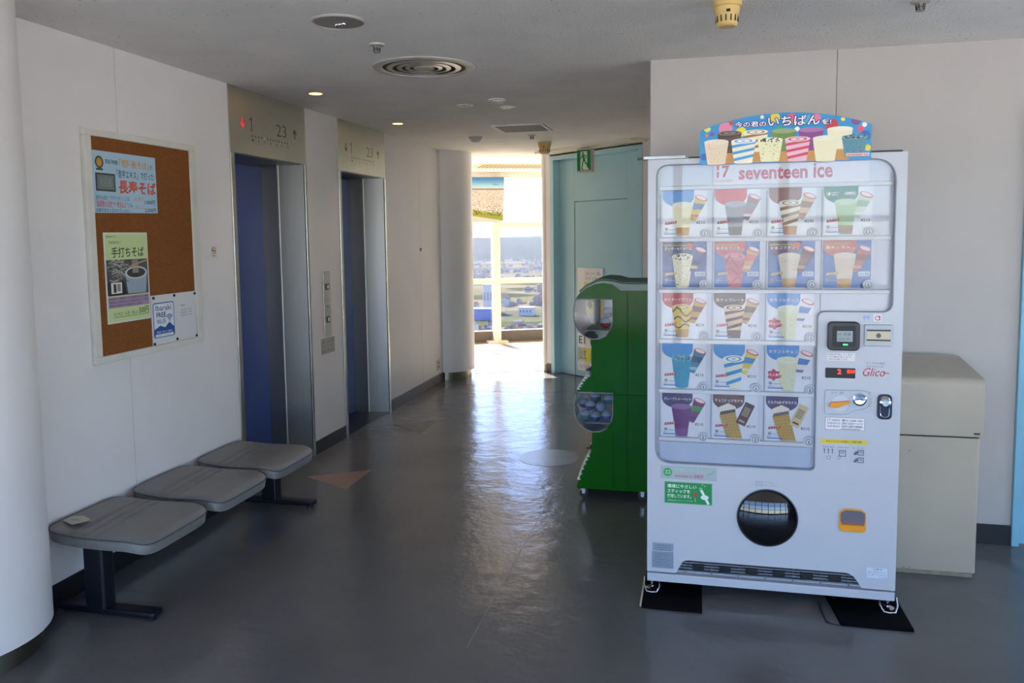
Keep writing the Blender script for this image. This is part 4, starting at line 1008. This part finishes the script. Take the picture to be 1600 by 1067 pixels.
# ribbed grey hood over the top
hp = [(-.655, 1.186), (-.615, 1.220), (-.565, 1.246), (-.52, 1.255), (-.46, 1.250), (-.41, 1.236), (GB, 1.236), (GB, 1.200), (-.42, 1.200), (-.47, 1.236), (-.52, 1.243), (-.565, 1.236), (-.615, 1.213), (-.652, 1.183)]
HOODG = mat('grey_green_hood', '#7d9488', .35, var=.04); RIB = mat('dark_hood_rib', '#35443c', .4)
MB().prism(hp, side2, GY0 + .006, GY1 - .006).build('hood', HOODG, t, smooth=30)
for k in range(7):
    y = GY0 + .045 + .068 * k; P_ = [(x - .003, y, z + .006) for x, z in hp[:7]]
    MB().tube(P_, .006, 6).build('hood_rib', RIB if k % 2 else HOODG, t, smooth=60)
WRIB = mat('white_rib', '#d8dcd8', .35)
for cpts in ([(-.668, .632), (-.652, .662), (-.628, .698), (-.600, .722)], [(-.670, .100), (-.650, .162), (-.626, .222), (-.604, .262)]):
    for k in range(6):
        q = (k + .5) / 6 * 3; i_ = min(2, int(q)); f_ = q - i_; x = cpts[i_][0] * (1 - f_) + cpts[i_ + 1][0] * f_; z = cpts[i_][1] * (1 - f_) + cpts[i_ + 1][1] * f_
        bx('flare_slat', WRIB, t, (x - .005, GY0 - .001, z - .0055), (x + .014, GY1 + .001, z + .0055), .003)
# clear domes
def dome(z0, z1):
    xs = [(-.466, z1 - .001), (-.668, z1 - .001), (-.678, z1 - .02), (-.684, z1 - .06), (-.684, z1 - .11), (-.676, z1 - .15), (-.655, z1 - .185), (-.622, z0 + .015), (-.585, z0 + .001), (-.54, z0 + .003), (-.50, z0 + .022), (-.475, z0 + .06), (-.466, z0 + .1)]
    o = MB().prism(xs, side2, GY0 - .002, GY1 + .002).build('capsule_dome', SMOKE, t, smooth=30)
    MB().tube([(x, GY0 - .003, z) for x, z in xs], .0035, 6, True).build('dome_rim', GREYP, o, smooth=60)
    bx('dispense_ramp', mat('grey_ramp', '#9a9ea2', .4), o, (-.62, GY0 + .01, z0 + .045), (-.47, GY1 - .01, z0 + .052)); bx('inner_card', mat('display_insert', '#b9b2a4', .5), o, (-.60, GY0 + .20, z0 + .06), (-.59, GY1 - .02, z1 - .03)); return o
dome(.925, 1.153); dome(.395, .622)
bx('seam_plate', mat('darker_green_seam', '#0a330a', .7, spec=.1), t, (-.464, GY0 - .0015, .068), (-.461, GY0, .39)); bx('seam_plate', mat('darker_green_seam'), t, (GB - .12 - .003, GY0 - .0015, .07), (GB - .12, GY0, 1.19)); bx('seam_plate', mat('darker_green_seam'), t, (-.58, GY0 - .0015, .612), (GB, GY0, .615))
for z in (.73, .27):
    o = MB().lathe([(.026, 0), (.030, -.012), (.022, -.022), (.0001, -.024)], (-.590, GY0 + .13, z), 18, 'X').build('turn_knob', CHROME, t, smooth=40)
    bx('knob_grip', DARK, o, (-.632, GY0 + .105, z - .005), (-.608, GY0 + .155, z + .005), .002)
for x in (-.635, -.30):
    for y in (GY0 + .03, GY1 - .03):
        o = MB().lathe([(.026, -.011), (.026, .011)], (x, y, .0265), 18, 'Y').build('caster', DARK, t, bevel=.004); bx('caster_fork', CHROME, o, (x - .012, y - .016, .026), (x + .012, y + .016, .063), .003)
CAPC = [mat('capsule_%s' % n_, c_, .25) for n_, c_ in (('blue', '#3f5ba8'), ('indigo', '#3c4384'), ('teal', '#4f8f9c'), ('pale', '#a9b9d8'), ('red', '#a83a3a'), ('navy', '#2a3560'))]
HALF = mat('capsule_clear_half', '#aab4cc', .15)
def capsule(x, y, z, m, label, grp, r=.030):
    o = thing('toy_capsule', (x, y, z - r), label, 'capsule', grp)
    pr = lambda s_: [(max(1e-5, r * math.sin(.5 * PI * j / 6)), s_ * r * math.cos(.5 * PI * j / 6)) for j in range(7)]
    MB().lathe(pr(-1), (x, y, z), 16, 'Z', False).build('capsule_base', m, o, smooth=60); MB().lathe(pr(1), (x, y, z), 16, 'Z', False).build('capsule_cap', HALF, o, smooth=60)
LOW = [(-.628, 4.495, .486, 2, 'teal toy capsule at the left end of the bottom row in the lower dome'), (-.567, 4.492, .478, 0, 'blue toy capsule in the middle of the bottom row in the lower dome'), (-.506, 4.498, .484, 0, 'blue toy capsule at the right end of the bottom row in the lower dome'),
       (-.600, 4.502, .538, 1, 'indigo toy capsule at the left of the second row in the lower dome'), (-.538, 4.500, .534, 3, 'pale blue toy capsule at the right of the second row in the lower dome'), (-.645, 4.57, .535, 5, 'navy toy capsule behind the teal one in the lower dome'), (-.570, 4.52, .588, 5, 'navy toy capsule on top of the heap in the lower dome'), (-.503, 4.56, .566, 2, 'teal toy capsule at the back right of the lower dome')]
for x, y, z, c_, lb in LOW: capsule(x, y, z, CAPC[c_], lb, 'capsules in the lower dome')
capsule(-.510, 4.50, 1.016, CAPC[4], 'red toy capsule in the upper dome of the green machine', None, .032); capsule(-.498, 4.53, 1.072, CAPC[1], 'indigo toy capsule in the upper dome above the red one', None, .030)

# ------------------------------------------------------------------ floor marks
def mark(pts, col, name, label, cat, rough=.3):
    o = MB().prism(pts, lambda p, h: (p[0], p[1], h), .0002, .0012).build(name, mat(name + '_' + col.strip('#'), col, rough, var=.12, vscale=8)); return tag(o, label, cat)
mark([(-2.417, 4.542), (-2.061, 4.350), (-2.067, 4.763)], '#94796a', 'floor_triangle', 'brownish triangle marker on the floor before the nearer elevator', 'floor marker')
mark([(-2.419, 5.960), (-2.065, 5.727), (-2.070, 6.15)], '#63645f', 'floor_triangle', 'grey triangle marker on the floor before the farther elevator', 'floor marker')
mark(circ(-.983, 5.257, .207, 40), '#74797b', 'floor_disc', 'pale round sticker on the floor beside the green capsule machine', 'floor marker')

# ------------------------------------------------------------------ ceiling fittings
GREYM = mat('grey_metal_fitting', '#9b9992', .35, .5); DULL = mat('dull_white_fitting', '#b9b6ae', .5)
def cthing(name, x, y, label, cat, group=None): return thing(name, (x, y, CH), label, cat, group)
t = cthing('ceiling_speaker', -1.422, 3.07, 'round grey ceiling plate with small lenses nearest the camera', 'ceiling light')
MB().lathe([(.104, 0), (.100, -.006), (.0001, -.007)], (-1.422, 3.07, CH), 40).build('cover_plate', GREYM, t, smooth=40)
MB().lathe([(.110, 0), (.110, -.003), (.103, -.008), (.101, -.005)], (-1.422, 3.07, CH), 40, caps=False).build('trim_ring', DULL, t, smooth=40)
for dx in (-.018, 0, .018): MB().sphere((-1.425 + dx, 3.09 - dx * .3, CH - .008), .010, 10, 6).build('lens', CHROME, t, smooth=60)


def sprinkler(x, y, label):
    t = cthing('fire_sprinkler', x, y, label, 'sprinkler', 'fire sprinklers')
    MB().lathe([(.036, 0), (.034, -.006), (.018, -.010), (.018, 0)], (x, y, CH), 22, caps=False).build('escutcheon', DULL, t, smooth=40)
    MB().lathe([(.016, -.002), (.016, -.020), (.006, -.022), (.006, -.034)], (x, y, CH), 14).build('sprinkler_body', GREYM, t, smooth=40)
    MB().lathe([(.0001, -.034), (.016, -.034), (.017, -.037), (.0001, -.037)], (x, y, CH), 14, caps=False).build('deflector', GREYM, t, smooth=40)
    for k in range(6): q = 2 * PI * k / 6; MB().tube([(x + .017 * math.cos(q), y + .017 * math.sin(q), CH - .012), (x + .014 * math.cos(q), y + .014 * math.sin(q), CH - .034)], .0022, 5).build('cage_arm', DARK, t)


sprinkler(-1.427, 3.477, 'fire sprinkler on the ceiling in front of the big round air diffuser')
sprinkler(-1.434, 6.977, 'fire sprinkler on the ceiling behind the square vent')
sprinkler(.815, 3.405, 'fire sprinkler at the top edge above the ice cream machine')
t = cthing('air_diffuser', -1.39, 4.012, 'large round ceiling air diffuser with concentric rings', 'air diffuser')
DX, DY = -1.39, 4.012
BRU = mat('brushed_diffuser_ring', '#b5b2aa', .3, .75, var=.1, vscale=10); THR2 = mat('duct_shadow', '#3c3a37', .8)
MB().lathe([(.262, 0), (.260, -.005), (.235, -.012), (.216, -.008), (.214, -.002)], (DX, DY, CH), 64, caps=False).build('flange', DULL, t, smooth=35)
MB().lathe([(.216, -.0025), (.0001, -.0027)], (DX, DY, CH), 48, caps=False).build('throat', THR2, t)
for ra, rb in ((.192, .166), (.140, .118), (.096, .078)): MB().lathe([(ra, -.0035), (ra, -.005), (rb, -.009), (rb - .003, -.009), (rb - .003, -.0035)], (DX, DY, CH), 56, caps=False).build('cone_ring', BRU, t, smooth=35)
MB().lathe([(.056, -.0035), (.052, -.008), (.0001, -.009)], (DX, DY, CH), 40).build('cap', DULL, t, smooth=35)
LAMP = mat('warm_lamp_glow', '#ffd9a0', .5, emit='#ffb25c', estr=6.0)
for x, y, lb in ((-2.27, 4.546, 'lit warm downlight over the nearer elevator'), (-2.278, 5.93, 'lit warm downlight over the farther elevator')):
    t = cthing('downlight', x, y, lb, 'ceiling light', 'lit downlights')
    MB().lathe([(.048, 0), (.047, -.003), (.040, -.003), (.040, 0)], (x, y, CH), 28, caps=False).build('trim_ring', DULL, t, smooth=40)
    MB().lathe([(.039, -.0012), (.0001, -.0016)], (x, y, CH), 24, caps=False).build('lamp', LAMP, t)
    sp = bpy.data.lights.new('downlight_lamp', 'SPOT'); sp.energy = 9; sp.color = (1, .72, .42); sp.spot_size = 1.9; sp.spot_blend = .6; sp.shadow_soft_size = .035
    so = bpy.data.objects.new('downlight_lamp', sp); COL.objects.link(so); so.location = (0, 0, -.006); so.parent = t
for x, y, lb in ((-1.535, 5.25, 'small unlit round downlight left of its two neighbours'), (-1.275, 5.086, 'small unlit round downlight nearest of the three'), (-1.277, 5.398, 'small unlit round downlight farthest of the three')):
    t = cthing('recessed_spot', x, y, lb, 'ceiling light', 'unlit recessed spots')
    MB().lathe([(.058, 0), (.056, -.005), (.046, -.005), (.044, 0)], (x, y, CH), 28, caps=False).build('trim_ring', WHITEP, t, smooth=40)
    MB().lathe([(.045, -.0008), (.0001, -.001)], (x, y, CH), 24, caps=False).build('reflector', mat('dim_reflector', '#6c6861', .4, .3), t)
    for dx in (-.015, .015): MB().lathe([(.011, 0), (.011, -.004), (.0001, -.005)], (x + dx, y, CH), 14).build('bulb', CHROME, t, smooth=40)
t = cthing('ceiling_vent', -1.41, 6.48, 'square ceiling return vent with a white frame', 'vent')
for a_, b_ in (((-1.62, 6.25), (-1.20, 6.27)), ((-1.62, 6.69), (-1.20, 6.71)), ((-1.62, 6.27), (-1.60, 6.69)), ((-1.22, 6.27), (-1.20, 6.69))): bx('vent_frame', WHITEP, t, (a_[0], a_[1], CH - .010), (b_[0], b_[1], CH), .002)
bx('vent_back', mat('duct_shadow'), t, (-1.60, 6.27, CH - .002), (-1.22, 6.69, CH - .0005))
for k in range(14): bx('vent_slat', mat('vent_slat_brown', '#6f6a62', .5), t, (-1.60, 6.28 + .03 * k, CH - .007), (-1.22, 6.292 + .03 * k, CH - .003))
t = cthing('smoke_detector', -1.94, 6.95, 'white domed smoke detector on the ceiling near the far column', 'detector')
MB().lathe([(.062, 0), (.062, -.012)], (-1.94, 6.95, CH), 28).build('base_plate', DULL, t, smooth=40)
MB().lathe([(.054, -.012), (.050, -.026), (.034, -.042), (.0001, -.048)], (-1.94, 6.95, CH), 28).build('dome', DULL, t, smooth=60)


def old_detector(x, y, s_, label):
    t = cthing('smoke_detector', x, y, label, 'detector')
    MB().lathe([(.056 * s_, 0), (.056 * s_, -.018 * s_), (.050 * s_, -.022 * s_), (.050 * s_, -.038 * s_), (.046 * s_, -.046 * s_)], (x, y, CH), 32).build('base', YELLOWED, t, smooth=35)
    MB().lathe([(.046 * s_, -.046 * s_), (.040 * s_, -.090 * s_), (.034 * s_, -.096 * s_), (.0001, -.097 * s_)], (x, y, CH), 32).build('chamber', YELLOWED, t, smooth=35)
    for k in range(14):
        q = 2 * PI * k / 14 + .1; c_ = Vector((x + .0432 * s_ * math.cos(q), y + .0432 * s_ * math.sin(q), CH - .068 * s_))
        MB().obox(c_, (-math.sin(q), math.cos(q), 0), (math.cos(q), math.sin(q), 0), Z_, .0024 * s_, .0015, .012 * s_).build('slot', DARK, t)
    bx('indicator', DARK, t, (x - .004, y - .0515 * s_, CH - .048 * s_), (x + .010, y - .046 * s_, CH - .038 * s_))


old_detector(.098, 3.22, .95, 'yellowed slotted smoke detector above the ice cream machine')
old_detector(-1.43, 7.55, 1.15, 'yellowed slotted smoke detector beside the teal door')

# ------------------------------------------------------------------ outdoors: the town and hills far below
GZ = -95.0
def ground_material():
    m = bpy.data.materials.new('land'); m.use_nodes = True; nt = m.node_tree; b = nt.nodes['Principled BSDF']; L = nt.links
    tc = nt.nodes.new('ShaderNodeTexCoord')
    v = nt.nodes.new('ShaderNodeTexVoronoi'); v.inputs['Scale'].default_value = .011; L.new(tc.outputs['Object'], v.inputs['Vector'])
    r = nt.nodes.new('ShaderNodeValToRGB'); cr_ = r.color_ramp; cr_.interpolation = 'CONSTANT'
    cols = ['#31361f', '#4b4733', '#544e44', '#2b3120', '#57503f', '#424436']
    cr_.elements[0].color = lin(cols[0]) + (1,); cr_.elements[1].position = .17; cr_.elements[1].color = lin(cols[1]) + (1,)
    for k in range(2, 6): e = cr_.elements.new(.17 * k); e.color = lin(cols[k]) + (1,)
    L.new(v.outputs['Color'], r.inputs['Fac']); L.new(r.outputs[0], b.inputs['Base Color']); b.inputs['Roughness'].default_value = .9; b.inputs['Specular IOR Level'].default_value = 0; return m
LAND = ground_material(); WOOD = mat('wooded_hill', '#222a24', .95, var=.5, vscale=.006, spec=0)
o = MB().box(-14000, -14000, GZ - 4, 14000, 16000, GZ - 3).build('ground', mat('far_plain', '#cdc8c0', .95, var=.2, vscale=.002)); tag(o, 'flat plain around the tower far below', 'ground', kind='structure')
b = MB(); na, nr = 90, 60
def rad(i): return 250 * (7000 / 250) ** (i / nr)
for i in range(nr + 1):
    for j in range(na + 1):
        az = math.radians(-42 + 60 * j / na); R_ = rad(i); x, y = R_ * math.sin(az), R_ * math.cos(az); b.v.append((x, y, GZ + 1.5 * noise.noise((x / 200, y / 200, 0))))
for i in range(nr):
    for j in range(na): k = i * (na + 1) + j; b.f.append((k, k + 1, k + na + 2, k + na + 1))
o = b.build('farmland', LAND, None); tag(o, 'patchwork of fields and plots seen through the far window', 'land', kind='structure')
b = MB(); na, nr = 220, 26
for i in range(nr + 1):
    for j in range(na + 1):
        az = math.radians(-42 + 60 * j / na); R_ = 2900 + 1900 * i / nr; x, y = R_ * math.sin(az), R_ * math.cos(az)
        up = min(1, i / nr * 2.2); up = up * up * (3 - 2 * up)
        h = up * (80 + 9 * noise.noise((x / 420, y / 420, 3)) + 5 * noise.noise((x / 120, y / 120, 7))) + 5 * up * noise.noise((x / 22, y / 22, 1)); b.v.append((x, y, GZ - 1 + h))
for i in range(nr):
    for j in range(na): k = i * (na + 1) + j; b.f.append((k, k + 1, k + na + 2, k + na + 1))
o = b.build('wooded_hills', WOOD, None, smooth=60); tag(o, 'low wooded hills on the horizon beyond the far window', 'hills', kind='structure')
# the mass of small houses
town = Art.__new__(Art); town.v = []; town.f = []; town.c = []
for k in range(5200):
    az = math.radians(random.uniform(-24, 2)); R_ = 620 * (3100 / 620) ** random.random(); x, y = R_ * math.sin(az), R_ * math.cos(az)
    if noise.noise((x / 260, y / 260, 9)) < -.12 and R_ > 900: continue
    if 800 < R_ < 1060 and -.32 < x / y < -.19: continue
    w_, d_, h_ = random.uniform(4, 10), random.uniform(4, 9), random.uniform(3, 6) * (2.2 if random.random() < .06 else 1)
    q = random.uniform(0, PI); U = Vector((math.cos(q), math.sin(q), 0)); V = Vector((-math.sin(q), math.cos(q), 0)); C_ = Vector((x, y, GZ))
    P_ = [C_ + U * (w_ / 2 * i) + V * (d_ / 2 * j) + Z_ * hh for hh in (-1, h_) for i, j in ((-1, -1), (1, -1), (1, 1), (-1, 1))]; P_ += [C_ - U * (w_ / 2) + Z_ * (h_ + 2.2), C_ + U * (w_ / 2) + Z_ * (h_ + 2.2)]
    wc = random.choice(['#8c8982', '#827b70', '#9a9894', '#757069', '#867666']); rc = random.choice(['#3c3e46', '#46403d', '#323946', '#5c3c32', '#50535a', '#6e6a66'])
    town._add([tuple(p) for p in P_], [(0, 1, 5, 4), (1, 2, 6, 5), (2, 3, 7, 6), (3, 0, 4, 7), (4, 8, 7), (5, 6, 9)], wc); town.f += [tuple(i + len(town.v) - 10 for i in f) for f in ((4, 5, 9, 8), (7, 8, 9, 6))]; town.c += [lin(rc)] * 2
o = town.build('town_houses', None, (0, 0, 0), X_, Y_, printmat('house_paint', .8, spec=0)); tag(o, 'mass of tiny houses of the town below the far window', 'houses', kind='stuff')


def big_block(az, R_, w_, d_, h_, wall, roof, label, name='distant_building'):
    x, y = R_ * az, R_
    t = thing(name, (x, y, GZ), label, 'building')
    bx('walls', wall, t, (x - w_ / 2, y - d_ / 2, GZ - 1), (x + w_ / 2, y + d_ / 2, GZ + h_)); bx('roof', roof, t, (x - w_ / 2 - .3, y - d_ / 2 - .3, GZ + h_), (x + w_ / 2 + .3, y + d_ / 2 + .3, GZ + h_ + .8))
    for k in range(int(w_ / 4)): bx('window', mat('distant_glass', '#5a6878', .2), t, (x - w_ / 2 + 1 + 4 * k, y - d_ / 2 - .1, GZ + h_ * .45), (x - w_ / 2 + 3.2 + 4 * k, y - d_ / 2 + .1, GZ + h_ * .75))


BW = mat('distant_white_wall', '#9a9a98', .7)
big_block(-.272, 880, 22, 18, 12, mat('distant_blue_wall', '#1f4a98', .5), mat('distant_blue_roof', '#2450a0', .4), 'bright blue warehouse beyond the left far pane')
big_block(-.262, 960, 16, 14, 34, BW, mat('distant_flat_roof', '#6c6a66', .7), 'pale slab block behind the blue warehouse')
big_block(-.214, 930, 18, 12, 9, BW, mat('distant_red_roof', '#8a5444', .7), 'low building with a reddish roof beyond the right far pane')

# haze over the plain
m = bpy.data.materials.new('valley_haze'); m.use_nodes = True; nt = m.node_tree; nt.nodes.clear()
vsn = nt.nodes.new('ShaderNodeVolumeScatter'); vsn.inputs['Density'].default_value = 0.5e-4; vsn.inputs['Anisotropy'].default_value = 0.0; vsn.inputs['Color'].default_value = (.84, .88, 1, 1)
oo = nt.nodes.new('ShaderNodeOutputMaterial'); nt.links.new(vsn.outputs[0], oo.inputs['Volume'])
o = MB().box(-3800, 450, GZ - 2, 1800, 5200, 60).build('valley_haze', m); tag(o, 'thin daylight haze over the town and the hills', 'haze', kind='stuff')
